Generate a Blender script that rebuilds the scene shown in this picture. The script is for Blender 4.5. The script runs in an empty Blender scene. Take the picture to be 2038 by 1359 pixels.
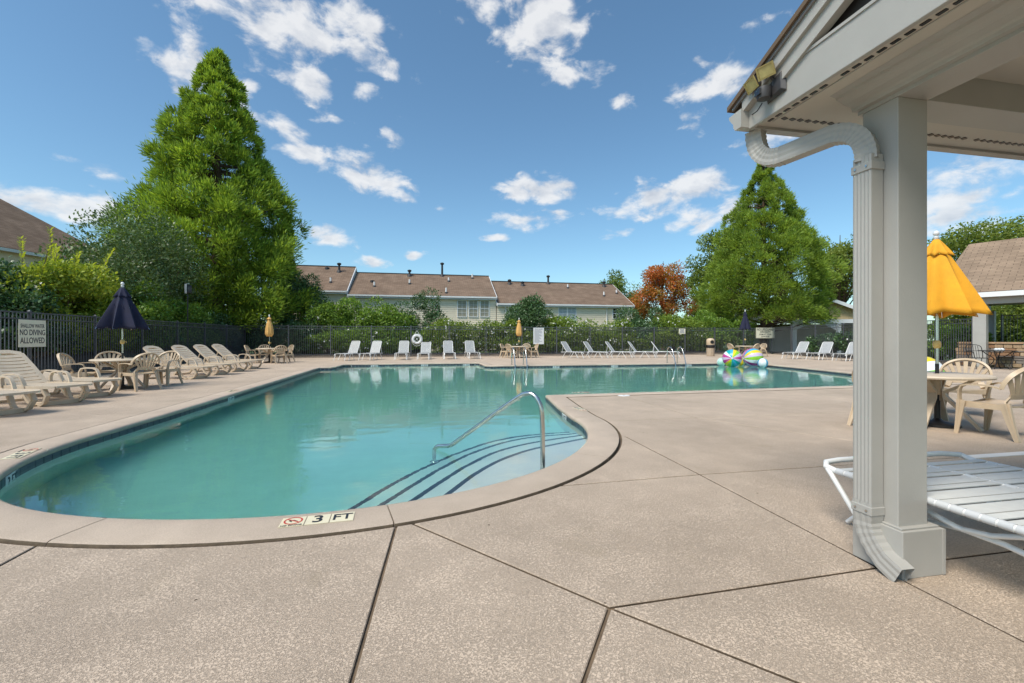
import bpy, bmesh, math, random
import numpy as np
from mathutils import Vector, Matrix
from mathutils.geometry import delaunay_2d_cdt

R = math.radians
random.seed(7)
rng = np.random.default_rng(11)
scene = bpy.context.scene
C = scene.collection

# ------------------------------------------------------------------ camera
FPX, HOR, CX, HC, YAW = 880.0, 673.0, 1019.0, 1.2, R(11.2)
cam_d = bpy.data.cameras.new('camera')
cam = bpy.data.objects.new('camera', cam_d)
C.objects.link(cam)
cam.location = (0, 0, HC)
cam.rotation_euler = (R(90), 0, -YAW)
cam_d.sensor_width = 36
cam_d.lens = FPX / 2038 * 36
cam_d.shift_y = (HOR - 679.5) / 2038
cam_d.clip_start = 0.05
cam_d.clip_end = 2000
scene.camera = cam

# ------------------------------------------------------------------ world, sun, exposure
SUN_EL, SUN_AZ = R(54), R(-124)          # azimuth clockwise from +Y
world = bpy.data.worlds.new('World')
scene.world = world
world.use_nodes = True


def build_world():
    nt = world.node_tree
    N, L = nt.nodes, nt.links
    N.clear()
    out = N.new('ShaderNodeOutputWorld')
    bg = N.new('ShaderNodeBackground')
    bg.inputs['Strength'].default_value = 0.080
    sky = N.new('ShaderNodeTexSky')
    sky.sky_type = 'NISHITA'
    sky.sun_disc = False
    sky.sun_elevation = SUN_EL
    sky.sun_rotation = SUN_AZ
    sky.air_density = 1.0
    sky.dust_density = 0.6
    sky.ozone_density = 2.2
    tc = N.new('ShaderNodeTexCoord')
    sep = N.new('ShaderNodeSeparateXYZ')
    L.new(tc.outputs['Generated'], sep.inputs[0])

    def M(op, a, b=None, c=None, clamp=False):
        n = N.new('ShaderNodeMath')
        n.operation = op
        n.use_clamp = clamp
        for i, v in enumerate((a, b, c)):
            if v is None:
                continue
            if isinstance(v, (int, float)):
                n.inputs[i].default_value = v
            else:
                L.new(v, n.inputs[i])
        return n.outputs[0]
    az = M('ARCTAN2', sep.outputs[0], sep.outputs[1])
    el = M('ARCSINE', sep.outputs[2])
    # cloud coordinates: azimuth / elevation, elevation stretched because the layer is seen at a slant
    comb = N.new('ShaderNodeCombineXYZ')
    L.new(az, comb.inputs[0])
    L.new(M('MULTIPLY', el, 1.7), comb.inputs[1])
    ae = N.new('ShaderNodeCombineXYZ')
    L.new(az, ae.inputs[0])
    L.new(el, ae.inputs[1])

    def noise(scale, detail, rough, off=(0, 0, 0), src=comb):
        mp = N.new('ShaderNodeVectorMath')
        mp.operation = 'ADD'
        L.new(src.outputs[0], mp.inputs[0])
        mp.inputs[1].default_value = off
        n = N.new('ShaderNodeTexNoise')
        n.inputs['Scale'].default_value = scale
        n.inputs['Detail'].default_value = detail
        n.inputs['Roughness'].default_value = rough
        n.inputs['Distortion'].default_value = 0.25
        L.new(mp.outputs[0], n.inputs['Vector'])
        return n.outputs[0]

    def d2az(px, py):
        x, z, y = (px - CX) / FPX, (HOR - py) / FPX, 1.0
        wx = x * math.cos(YAW) + y * math.sin(YAW)
        wy = -x * math.sin(YAW) + y * math.cos(YAW)
        return math.atan2(wx, wy), math.asin(z / math.sqrt(x * x + y * y + z * z))
    # the cumulus banks in view: pixel centre, half sizes in radians, tilt
    banks = [(560, 45, .20, .07, .1, 1), (700, 60, .13, .07, -.2, .95), (750, 115, .085, .035, -.35, .9), (395, 150, .075, .075, .1, .95), (480, 165, .06, .05, 0, .8),
             (1075, 35, .13, .09, -.3, 1.1), (1110, 115, .08, .05, -.3, .95), (1190, 140, .055, .04, 0, .7), (610, 165, .075, .045, -.1, 1), (640, 235, .06, .03, 0, .6),
             (610, 300, .10, .030, -.25, .95), (735, 350, .10, .045, -.3, 1.15), (830, 405, .075, .02, -.35, .8), (790, 275, .05, .035, -.2, .85), (120, 405, .10, .036, -.03, 1.15),
             (1070, 378, .125, .032, -.08, 1.15), (1060, 435, .12, .026, .05, .9), (1340, 390, .13, .045, .1, 1.15), (1420, 430, .11, .035, .1, 1), (740, 180, .05, .022, .1, .7),
             (1440, 160, .12, .035, .12, .95), (1400, 125, .07, .03, 0, .7), (1210, 465, .06, .016, 0, .9), (655, 470, .065, .028, -.1, 1.05), (210, 335, .075, .02, -.05, .8),
             (560, 250, .07, .03, -.1, .85), (1510, 290, .07, .03, .1, .85), (1930, 415, .13, .05, 0, .9), (1960, 330, .12, .045, .1, .9), (985, 472, .05, .012, 0, .95),
             (745, 523, .04, .016, 0, .95), (825, 510, .035, .014, .1, .9), (1240, 200, .045, .03, .3, .75), (1385, 240, .05, .028, .3, .8), (1510, 42, .05, .02, 0, .6), (960, 5, .08, .05, 0, .9),
             (530, 265, .05, .02, 0, .7), (1215, 225, .03, .02, 0, .6)]
    total = None
    for (px, py, ra, re, tilt, amp) in banks:
        a0, e0 = d2az(px, py)
        mp = N.new('ShaderNodeMapping')
        mp.vector_type = 'TEXTURE'
        mp.inputs['Location'].default_value = (a0, e0, 0)
        mp.inputs['Rotation'].default_value = (0, 0, tilt)
        mp.inputs['Scale'].default_value = (ra, re, 1)
        L.new(ae.outputs[0], mp.inputs['Vector'])
        ln = N.new('ShaderNodeVectorMath')
        ln.operation = 'LENGTH'
        L.new(mp.outputs[0], ln.inputs[0])
        mr = N.new('ShaderNodeMapRange')
        mr.interpolation_type = 'SMOOTHSTEP'
        mr.inputs['From Min'].default_value = 1.75
        mr.inputs['From Max'].default_value = 0.0
        mr.inputs['To Max'].default_value = amp
        L.new(ln.outputs['Value'], mr.inputs['Value'])
        total = mr.outputs[0] if total is None else M('MAXIMUM', total, mr.outputs[0])
    # the same scattered cumulus goes on all round
    wide = noise(2.1, 2, .5, (3.1, 1.7, 0))
    mrw = N.new('ShaderNodeMapRange')
    mrw.inputs['From Min'].default_value = .56
    mrw.inputs['From Max'].default_value = .78
    mrw.inputs['To Max'].default_value = .75
    L.new(wide, mrw.inputs['Value'])
    # fade the wide layer inside the frame's own banks region
    mra = N.new('ShaderNodeMapRange')
    mra.inputs['From Min'].default_value = .85
    mra.inputs['From Max'].default_value = 1.15
    L.new(M('ABSOLUTE', M('SUBTRACT', az, .2)), mra.inputs['Value'])
    mre = N.new('ShaderNodeMapRange')
    mre.inputs['From Min'].default_value = .60
    mre.inputs['From Max'].default_value = .8
    L.new(el, mre.inputs['Value'])
    keep = M('MAXIMUM', mra.outputs[0], mre.outputs[0])
    total = M('MAXIMUM', total, M('MULTIPLY', mrw.outputs[0], keep))
    n1 = noise(12, 10, .60)
    n1b = noise(12, 5, .60, (-.022, .040, 0))
    dens = M('ADD', M('MULTIPLY', total, .70), M('MULTIPLY', M('SUBTRACT', n1, .5), 1.55))
    vor = N.new('ShaderNodeTexVoronoi')
    vor.feature = 'SMOOTH_F1'
    vor.inputs['Scale'].default_value = 26
    vor.inputs['Smoothness'].default_value = .7
    wob = N.new('ShaderNodeVectorMath')
    wob.operation = 'MULTIPLY_ADD'
    wob.inputs[1].default_value = (1, 1, 1)
    L.new(comb.outputs[0], wob.inputs[0])
    wn = N.new('ShaderNodeCombineXYZ')
    L.new(M('MULTIPLY', n1, .06), wn.inputs[0])
    L.new(M('MULTIPLY', n1b, .06), wn.inputs[1])
    L.new(wn.outputs[0], wob.inputs[2])
    L.new(wob.outputs[0], vor.inputs['Vector'])
    dens = M('ADD', dens, M('MULTIPLY', M('SUBTRACT', .42, vor.outputs['Distance']), .38))
    mr = N.new('ShaderNodeMapRange')
    mr.interpolation_type = 'SMOOTHSTEP'
    mr.inputs['From Min'].default_value = .33
    mr.inputs['From Max'].default_value = .72
    L.new(dens, mr.inputs['Value'])
    gate = M('MULTIPLY', M('MULTIPLY', total, 4.0, clamp=True), mr.outputs[0])
    alpha = M('MULTIPLY', gate, .86)
    # lit from the upper left: sample the density towards the light
    thick = M('MULTIPLY', M('MAXIMUM', M('SUBTRACT', dens, .62), 0.0), -.95)
    sh = M('ADD', M('ADD', .84, thick), M('MULTIPLY', M('SUBTRACT', n1, n1b), 2.4), clamp=True)
    shc = N.new('ShaderNodeMix')
    shc.data_type = 'RGBA'
    shc.inputs[6].default_value = (2.7, 3.0, 3.55, 1)
    shc.inputs[7].default_value = (5.6, 5.6, 5.6, 1)
    L.new(sh, shc.inputs[0])
    tint = N.new('ShaderNodeMix')
    tint.data_type = 'RGBA'
    tint.blend_type = 'MULTIPLY'
    tint.inputs[0].default_value = 1
    tint.inputs[7].default_value = (.78, .98, .98, 1)
    L.new(sky.outputs[0], tint.inputs[6])
    mix = N.new('ShaderNodeMix')
    mix.data_type = 'RGBA'
    L.new(alpha, mix.inputs[0])
    L.new(tint.outputs[2], mix.inputs[6])
    L.new(shc.outputs[2], mix.inputs[7])
    L.new(mix.outputs[2], bg.inputs[0])
    L.new(bg.outputs[0], out.inputs[0])


build_world()
sun_d = bpy.data.lights.new('sun', 'SUN')
sun_d.energy = 2.0
sun_d.angle = R(26)
sun_d.color = (1.0, .93, .83)
sun = bpy.data.objects.new('sun', sun_d)
C.objects.link(sun)
sv = Vector((math.sin(SUN_AZ) * math.cos(SUN_EL), math.cos(SUN_AZ) * math.cos(SUN_EL), math.sin(SUN_EL)))
sun.rotation_euler = sv.to_track_quat('Z', 'Y').to_euler()
sun.location = sv * 60

vs = scene.view_settings
vs.view_transform = 'Standard'
vs.look = 'None'
vs.exposure = 1.06
vs.gamma = 1
vs.use_curve_mapping = False
scene.render.engine = 'CYCLES'
cy = scene.cycles
cy.use_denoising = True
cy.max_bounces = 8
cy.diffuse_bounces = 3
cy.glossy_bounces = 4
cy.transmission_bounces = 6
cy.transparent_max_bounces = 12
cy.caustics_reflective = False
cy.caustics_refractive = True
cy.sample_clamp_indirect = 6


# ------------------------------------------------------------------ geometry of the view: pixel -> place
def cam2w(X, Y):
    return (X * math.cos(YAW) + Y * math.sin(YAW), -X * math.sin(YAW) + Y * math.cos(YAW))


def G(px, py, z=0.0):
    """point of the horizontal plane z seen at a pixel"""
    d = (HC - z) * FPX / (py - HOR)
    u, v = cam2w((px - CX) / FPX * d, d)
    return Vector((u, v, z))


def D(px, depth, z=0.0):
    """point at a pixel column, given distance along the view axis"""
    u, v = cam2w((px - CX) / FPX * depth, depth)
    return Vector((u, v, z))


def ZD(py, depth):
    return HC + (HOR - py) * depth / FPX


def GW(px, py, zw, zk):
    """point at depth zk seen through the water surface zw"""
    p = G(px, py, zw)
    d = (p - Vector((0, 0, HC))).normalized()
    n = 1 / 1.333
    cosi = -d.z
    k = 1 - n * n * (1 - cosi * cosi)
    t = d * n + Vector((0, 0, 1)) * (n * cosi - math.sqrt(k))
    s = (zk - zw) / t.z
    return p + t * s


# ------------------------------------------------------------------ material helpers
MATS = {}


def mat(name, col=(.5, .5, .5), rough=.5, metal=0.0, var=0.0, vscale=4.0, bump=0.0, bscale=60.0, spec=.5, detail=4, col2=None,
        stain=0.0):
    if name in MATS:
        return MATS[name]
    m = bpy.data.materials.new(name)
    m.use_nodes = True
    nt = m.node_tree
    N, L = nt.nodes, nt.links
    b = N['Principled BSDF']
    b.inputs['Roughness'].default_value = rough
    b.inputs['Metallic'].default_value = metal
    b.inputs['Specular IOR Level'].default_value = spec
    b.inputs['Base Color'].default_value = (*col, 1)
    tc = N.new('ShaderNodeTexCoord')
    if var or col2:
        n = N.new('ShaderNodeTexNoise')
        n.inputs['Scale'].default_value = vscale
        n.inputs['Detail'].default_value = detail
        n.inputs['Roughness'].default_value = .65
        L.new(tc.outputs['Object'], n.inputs['Vector'])
        cr = N.new('ShaderNodeValToRGB')
        cr.color_ramp.elements[0].position = .3
        cr.color_ramp.elements[1].position = .7
        c2 = col2 or tuple(min(1, c * (1 + var)) for c in col)
        c1 = col if col2 else tuple(c * (1 - var) for c in col)
        cr.color_ramp.elements[0].color = (*c1, 1)
        cr.color_ramp.elements[1].color = (*c2, 1)
        L.new(n.outputs[0], cr.inputs[0])
        L.new(cr.outputs[0], b.inputs['Base Color'])
        mr = N.new('ShaderNodeMapRange')
        mr.inputs['To Min'].default_value = max(.02, rough - .08)
        mr.inputs['To Max'].default_value = min(1, rough + .08)
        L.new(n.outputs[0], mr.inputs['Value'])
        L.new(mr.outputs[0], b.inputs['Roughness'])
    if bump:
        n2 = N.new('ShaderNodeTexNoise')
        n2.inputs['Scale'].default_value = bscale
        n2.inputs['Detail'].default_value = 5
        L.new(tc.outputs['Object'], n2.inputs['Vector'])
        bp = N.new('ShaderNodeBump')
        bp.inputs['Strength'].default_value = bump
        bp.inputs['Distance'].default_value = .01
        L.new(n2.outputs[0], bp.inputs['Height'])
        L.new(bp.outputs[0], b.inputs['Normal'])
    MATS[name] = m
    return m


def leaf_mat(name, c_dark, c_light, trans=.35, rough=.55, spec=.3):
    """foliage: colour runs with the per-leaf tint (young to old leaves), light passes through"""
    if name in MATS:
        return MATS[name]
    m = bpy.data.materials.new(name)
    m.use_nodes = True
    nt = m.node_tree
    N, L = nt.nodes, nt.links
    b = N['Principled BSDF']
    out = N['Material Output']
    at = N.new('ShaderNodeAttribute')
    at.attribute_name = 'tint'
    cr = N.new('ShaderNodeValToRGB')
    cr.color_ramp.elements[0].color = (*c_dark, 1)
    cr.color_ramp.elements[1].color = (*c_light, 1)
    L.new(at.outputs['Fac'], cr.inputs[0])
    L.new(cr.outputs[0], b.inputs['Base Color'])
    b.inputs['Roughness'].default_value = rough
    b.inputs['Specular IOR Level'].default_value = spec
    tr = N.new('ShaderNodeBsdfTranslucent')
    mul = N.new('ShaderNodeMix')
    mul.data_type = 'RGBA'
    mul.blend_type = 'MULTIPLY'
    mul.inputs[0].default_value = 1
    mul.inputs[7].default_value = (1.3, 1.25, .6, 1)
    L.new(cr.outputs[0], mul.inputs[6])
    L.new(mul.outputs[2], tr.inputs[0])
    mx = N.new('ShaderNodeMixShader')
    mx.inputs[0].default_value = trans
    L.new(b.outputs[0], mx.inputs[1])
    L.new(tr.outputs[0], mx.inputs[2])
    L.new(mx.outputs[0], out.inputs[0])
    MATS[name] = m
    return m


def concrete_mat(name, base=(.56, .44, .332), hi=(.605, .48, .366), relief=.6, scale=1.0):
    """knock-down textured pool deck: smooth plateaus over a rough darker ground"""
    m = bpy.data.materials.new(name)
    m.use_nodes = True
    nt = m.node_tree
    N, L = nt.nodes, nt.links
    b = N['Principled BSDF']
    b.inputs['Roughness'].default_value = .85
    b.inputs['Specular IOR Level'].default_value = .25
    tc = N.new('ShaderNodeTexCoord')
    n = N.new('ShaderNodeTexNoise')
    n.inputs['Scale'].default_value = 105 * scale
    n.inputs['Detail'].default_value = 6
    n.inputs['Roughness'].default_value = .68
    n.inputs['Distortion'].default_value = .9
    L.new(tc.outputs['Object'], n.inputs['Vector'])
    plate = N.new('ShaderNodeMapRange')
    plate.interpolation_type = 'SMOOTHSTEP'
    plate.inputs['From Min'].default_value = .44
    plate.inputs['From Max'].default_value = .54
    patch = N.new('ShaderNodeTexNoise')
    patch.inputs['Scale'].default_value = 3.5
    patch.inputs['Detail'].default_value = 4
    L.new(tc.outputs['Object'], patch.inputs['Vector'])
    pm_ = N.new('ShaderNodeMath')
    pm_.operation = 'MULTIPLY_ADD'
    pm_.inputs[1].default_value = .20
    L.new(patch.outputs[0], pm_.inputs[0])
    off_ = N.new('ShaderNodeMath')
    off_.operation = 'SUBTRACT'
    off_.inputs[1].default_value = .10
    L.new(n.outputs[0], off_.inputs[0])
    L.new(off_.outputs[0], pm_.inputs[2])
    L.new(pm_.outputs[0], plate.inputs['Value'])
    fine = N.new('ShaderNodeTexNoise')
    fine.inputs['Scale'].default_value = 260 * scale
    fine.inputs['Detail'].default_value = 3
    L.new(tc.outputs['Object'], fine.inputs['Vector'])
    big = N.new('ShaderNodeTexNoise')
    big.inputs['Scale'].default_value = .7
    big.inputs['Detail'].default_value = 5
    big.inputs['Roughness'].default_value = .6
    L.new(tc.outputs['Object'], big.inputs['Vector'])
    mx = N.new('ShaderNodeMix')
    mx.data_type = 'RGBA'
    mx.inputs[6].default_value = (*[c * .875 for c in base], 1)
    mx.inputs[7].default_value = (*hi, 1)
    L.new(plate.outputs[0], mx.inputs[0])
    mr = N.new('ShaderNodeMapRange')
    mr.inputs['From Min'].default_value = .3
    mr.inputs['From Max'].default_value = .7
    mr.inputs['To Min'].default_value = .86
    mr.inputs['To Max'].default_value = 1.10
    L.new(big.outputs[0], mr.inputs['Value'])
    mul = N.new('ShaderNodeVectorMath')
    mul.operation = 'SCALE'
    L.new(mx.outputs[2], mul.inputs[0])
    L.new(mr.outputs[0], mul.inputs['Scale'])
    stn = N.new('ShaderNodeTexNoise')
    stn.inputs['Scale'].default_value = 1.3
    stn.inputs['Detail'].default_value = 8
    stn.inputs['Roughness'].default_value = .72
    stn.inputs['Distortion'].default_value = .8
    L.new(tc.outputs['Object'], stn.inputs['Vector'])
    smr = N.new('ShaderNodeMapRange')
    smr.interpolation_type = 'SMOOTHSTEP'
    smr.inputs['From Min'].default_value = .56
    smr.inputs['From Max'].default_value = .74
    smr.inputs['To Max'].default_value = .26
    L.new(stn.outputs[0], smr.inputs['Value'])
    smx = N.new('ShaderNodeMix')
    smx.data_type = 'RGBA'
    L.new(smr.outputs[0], smx.inputs[0])
    L.new(mul.outputs[0], smx.inputs[6])
    smx.inputs[7].default_value = (*[c * .62 for c in base[:2]], base[2] * .52, 1)
    # a few dark specks of leaf litter and rust
    vo = N.new('ShaderNodeTexVoronoi')
    vo.inputs['Scale'].default_value = 3.3
    L.new(tc.outputs['Object'], vo.inputs['Vector'])
    sp = N.new('ShaderNodeMapRange')
    sp.inputs['From Min'].default_value = .018
    sp.inputs['From Max'].default_value = .03
    L.new(vo.outputs['Distance'], sp.inputs['Value'])
    mx2 = N.new('ShaderNodeMix')
    mx2.data_type = 'RGBA'
    mx2.inputs[6].default_value = (.12, .09, .06, 1)
    L.new(sp.outputs[0], mx2.inputs[0])
    L.new(smx.outputs[2], mx2.inputs[7])
    L.new(mx2.outputs[2], b.inputs['Base Color'])
    hsum = N.new('ShaderNodeMath')
    hsum.operation = 'MULTIPLY_ADD'
    hsum.inputs[1].default_value = .25
    L.new(fine.outputs[0], hsum.inputs[0])
    L.new(plate.outputs[0], hsum.inputs[2])
    bp = N.new('ShaderNodeBump')
    bp.inputs['Strength'].default_value = relief * 1.3
    bp.inputs['Distance'].default_value = .004
    L.new(hsum.outputs[0], bp.inputs['Height'])
    L.new(bp.outputs[0], b.inputs['Normal'])
    MATS[name] = m
    return m


def shingle_mat(name, c1, c2, sx=2.2, sy=7.0):
    m = bpy.data.materials.new(name)
    m.use_nodes = True
    nt = m.node_tree
    N, L = nt.nodes, nt.links
    b = N['Principled BSDF']
    b.inputs['Roughness'].default_value = .9
    b.inputs['Specular IOR Level'].default_value = .15
    uv = N.new('ShaderNodeUVMap')
    mp = N.new('ShaderNodeMapping')
    mp.inputs['Scale'].default_value = (sx, sy, 1)
    L.new(uv.outputs[0], mp.inputs[0])
    br = N.new('ShaderNodeTexBrick')
    br.inputs['Scale'].default_value = 1
    br.inputs['Color1'].default_value = (*c1, 1)
    br.inputs['Color2'].default_value = (*c2, 1)
    br.inputs['Mortar'].default_value = (*[c * .6 for c in c1], 1)
    br.inputs['Mortar Size'].default_value = .03
    br.inputs['Mortar Smooth'].default_value = .6
    br.inputs['Brick Width'].default_value = .95
    br.inputs['Row Height'].default_value = 1.0
    L.new(mp.outputs[0], br.inputs[0])
    n = N.new('ShaderNodeTexNoise')
    n.inputs['Scale'].default_value = .9
    n.inputs['Detail'].default_value = 6
    L.new(uv.outputs[0], n.inputs[0])
    mr = N.new('ShaderNodeMapRange')
    mr.inputs['From Min'].default_value = .3
    mr.inputs['From Max'].default_value = .7
    mr.inputs['To Min'].default_value = .82
    mr.inputs['To Max'].default_value = 1.15
    L.new(n.outputs[0], mr.inputs[0])
    mul = N.new('ShaderNodeVectorMath')
    mul.operation = 'SCALE'
    L.new(br.outputs[0], mul.inputs[0])
    L.new(mr.outputs[0], mul.inputs['Scale'])
    L.new(mul.outputs[0], b.inputs['Base Color'])
    bp = N.new('ShaderNodeBump')
    bp.inputs['Strength'].default_value = .5
    bp.inputs['Distance'].default_value = .02
    bp.invert = True
    L.new(br.outputs['Fac'], bp.inputs['Height'])
    L.new(bp.outputs[0], b.inputs['Normal'])
    MATS[name] = m
    return m


def water_mat():
    m = bpy.data.materials.new('pool_water')
    m.use_nodes = True
    nt = m.node_tree
    N, L = nt.nodes, nt.links
    N.remove(N['Principled BSDF'])
    out = N['Material Output']
    gl = N.new('ShaderNodeBsdfGlass')
    gl.inputs['IOR'].default_value = 1.333
    gl.inputs['Roughness'].default_value = .0
    gl.inputs['Color'].default_value = (1, 1, 1, 1)
    tc = N.new('ShaderNodeTexCoord')
    mp = N.new('ShaderNodeMapping')
    mp.inputs['Rotation'].default_value = (0, 0, .5)
    mp.inputs['Scale'].default_value = (1, 1.7, 1)
    L.new(tc.outputs['Object'], mp.inputs[0])
    a = N.new('ShaderNodeTexNoise')
    a.inputs['Scale'].default_value = 2.2
    a.inputs['Detail'].default_value = 4
    a.inputs['Roughness'].default_value = .45
    L.new(mp.outputs[0], a.inputs['Vector'])
    big = N.new('ShaderNodeTexNoise')
    big.inputs['Scale'].default_value = .35
    big.inputs['Detail'].default_value = 2
    L.new(tc.outputs['Object'], big.inputs['Vector'])
    mr = N.new('ShaderNodeMapRange')
    mr.inputs['From Min'].default_value = .35
    mr.inputs['From Max'].default_value = .65
    mr.inputs['To Min'].default_value = .25
    mr.inputs['To Max'].default_value = 1.0
    L.new(big.outputs[0], mr.inputs[0])
    mul = N.new('ShaderNodeMath')
    mul.operation = 'MULTIPLY'
    L.new(a.outputs[0], mul.inputs[0])
    L.new(mr.outputs[0], mul.inputs[1])
    bp = N.new('ShaderNodeBump')
    bp.inputs['Strength'].default_value = .26
    bp.inputs['Distance'].default_value = .03
    L.new(mul.outputs[0], bp.inputs['Height'])
    L.new(bp.outputs[0], gl.inputs['Normal'])
    L.new(gl.outputs[0], out.inputs['Surface'])
    va = N.new('ShaderNodeVolumeAbsorption')
    va.inputs['Color'].default_value = (.22, .80, .775, 1)
    va.inputs['Density'].default_value = .64
    L.new(va.outputs[0], out.inputs['Volume'])
    MATS['pool_water'] = m
    return m


# palette
DECK = concrete_mat('deck_concrete')
COPE = concrete_mat('coping_concrete', (.555, .445, .345), (.585, .472, .368), .4, 1.6)
RESIN = mat('beige_resin', (.56, .43, .29), .42, var=.10, vscale=3, bump=.12, bscale=90)
RESIN2 = mat('weathered_resin', (.60, .49, .36), .5, var=.12, vscale=2.5, bump=.15, bscale=90)
STRAP = mat('white_vinyl_strap', (.56, .57, .57), .45, var=.06, vscale=6)
WFRAME = mat('white_powder_coat', (.76, .76, .74), .35, var=.05, vscale=5)
IRON = mat('black_fence_paint', (.085, .090, .100), .34, var=.25, vscale=8)
STEEL = mat('stainless_steel', (.62, .60, .56), .22, metal=1, var=.1, vscale=10)
WHITEP = mat('off_white_trim', (.40, .385, .35), .5, var=.07, vscale=1.6, bump=.1, bscale=160)
CEIL = mat('ceiling_panel', (.52, .48, .41), .6, var=.05, vscale=1.5)
NAVY = mat('navy_canvas', (.012, .014, .04), .85, var=.25, vscale=7, bump=.3, bscale=220)
YELLOW = mat('yellow_canvas', (.82, .38, .02), .85, var=.10, vscale=5, bump=.3, bscale=220)
TAN = mat('faded_yellow_canvas', (.66, .38, .12), .88, var=.14, vscale=7, bump=.3, bscale=220)
PLASTER = mat('pool_plaster', (.78, .80, .73), .7, var=.04, vscale=3)
TILE = mat('waterline_tile', (.05, .062, .085), .3, var=.35, vscale=9)
STEPTILE = mat('step_tile', (.03, .035, .045), .35, var=.3, vscale=15)
GROUT = mat('grout', (.30, .32, .32), .8)
CAULK = mat('joint_filler', (.12, .088, .056), .9, var=.3, vscale=9, bump=.5, bscale=70)
SIGNW = mat('sign_cream', (.80, .76, .58), .45, var=.05, vscale=4)
SIGNG = mat('sign_white', (.74, .75, .74), .45, var=.05, vscale=4)
INK = mat('sign_ink', (.012, .014, .022), .5)
INKB = mat('sign_blue_ink', (.05, .10, .22), .5)
INKG = mat('sign_grey_ink', (.22, .23, .26), .5)
RED = mat('sign_red', (.50, .03, .02), .5)
DTILE = mat('depth_marker_tile', (.74, .66, .46), .35, var=.05, vscale=12)
BLACK = mat('black_plastic', (.012, .012, .013), .4)
DARKG = mat('dark_grey_plastic', (.045, .042, .042), .5, var=.15, vscale=20)
LAMPG = mat('yellowed_lens', (.50, .42, .17), .15, var=.15, vscale=25)
BARK = mat('bark', (.12, .075, .05), .95, var=.35, vscale=8, bump=.8, bscale=20)
TWIG = mat('grey_twig', (.16, .12, .085), .95, var=.3, vscale=8)
SIDING = mat('cream_siding', (.88, .76, .57), .6, var=.05, vscale=.6)
TRIMW = mat('house_white_trim', (.80, .80, .79), .5)
BLIND = mat('window_blind', (.34, .32, .24), .6, var=.12, vscale=3)
GLASS = mat('window_glass', (.10, .12, .13), .06, spec=.8)
GLASSD = mat('dark_window_glass', (.02, .022, .026), .06, spec=.8)
ROOF = shingle_mat('brown_shingle', (.19, .130, .092), (.24, .170, .122))
ROOFN = shingle_mat('weathered_shingle', (.25, .18, .125), (.32, .23, .16))
ROOFVENT = mat('black_vent_pipe', (.03, .03, .032), .6)
TANSH = mat('tan_cedar_shingle', (.62, .47, .25), .8, var=.12, vscale=6)
GRASS = mat('grass', (.05, .085, .022), .9, var=.35, vscale=3, bump=1, bscale=60)
MULCH = mat('mulch', (.16, .125, .095), .95, var=.45, vscale=14, bump=1, bscale=60, col2=None)
STONEC = mat('wall_cap_stone', (.42, .27, .16), .85, var=.2, vscale=5, bump=.6, bscale=30)
STONES = [mat('field_stone_%s' % n, c, .88, var=.22, vscale=6, bump=.8, bscale=25) for n, c in
          (('buff', (.40, .27, .16)), ('rust', (.31, .17, .09)), ('grey', (.24, .20, .17)), ('sand', (.47, .34, .22)))]
BIN = mat('pebbled_bin', (.44, .34, .24), .8, var=.3, vscale=30, bump=.6, bscale=60)
BAG = mat('black_bin_liner', (.015, .015, .016), .25)
BLOSSOM = mat('white_petal', (.80, .80, .78), .6)

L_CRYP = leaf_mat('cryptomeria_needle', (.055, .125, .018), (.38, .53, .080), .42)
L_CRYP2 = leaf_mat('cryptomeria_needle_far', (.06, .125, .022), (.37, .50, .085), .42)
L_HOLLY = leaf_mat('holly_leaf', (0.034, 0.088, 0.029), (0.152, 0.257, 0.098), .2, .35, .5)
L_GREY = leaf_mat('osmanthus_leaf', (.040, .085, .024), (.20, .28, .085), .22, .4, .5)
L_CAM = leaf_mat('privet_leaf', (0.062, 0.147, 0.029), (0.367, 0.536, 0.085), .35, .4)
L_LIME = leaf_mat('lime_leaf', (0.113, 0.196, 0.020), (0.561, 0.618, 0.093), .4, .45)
L_ROSE = leaf_mat('rose_leaf', (0.068, 0.140, 0.024), (0.415, 0.525, 0.086), .38, .45)
L_RED = leaf_mat('red_maple_leaf', (.22, .22, .04), (.80, .19, .075), .42)
L_MAPLE = leaf_mat('green_maple_leaf', (0.066, 0.122, 0.027), (0.308, 0.395, 0.088), .38)
L_PALE = leaf_mat('pale_oak_leaf', (0.079, 0.135, 0.025), (0.381, 0.444, 0.095), .42)
WATER = water_mat()


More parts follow.
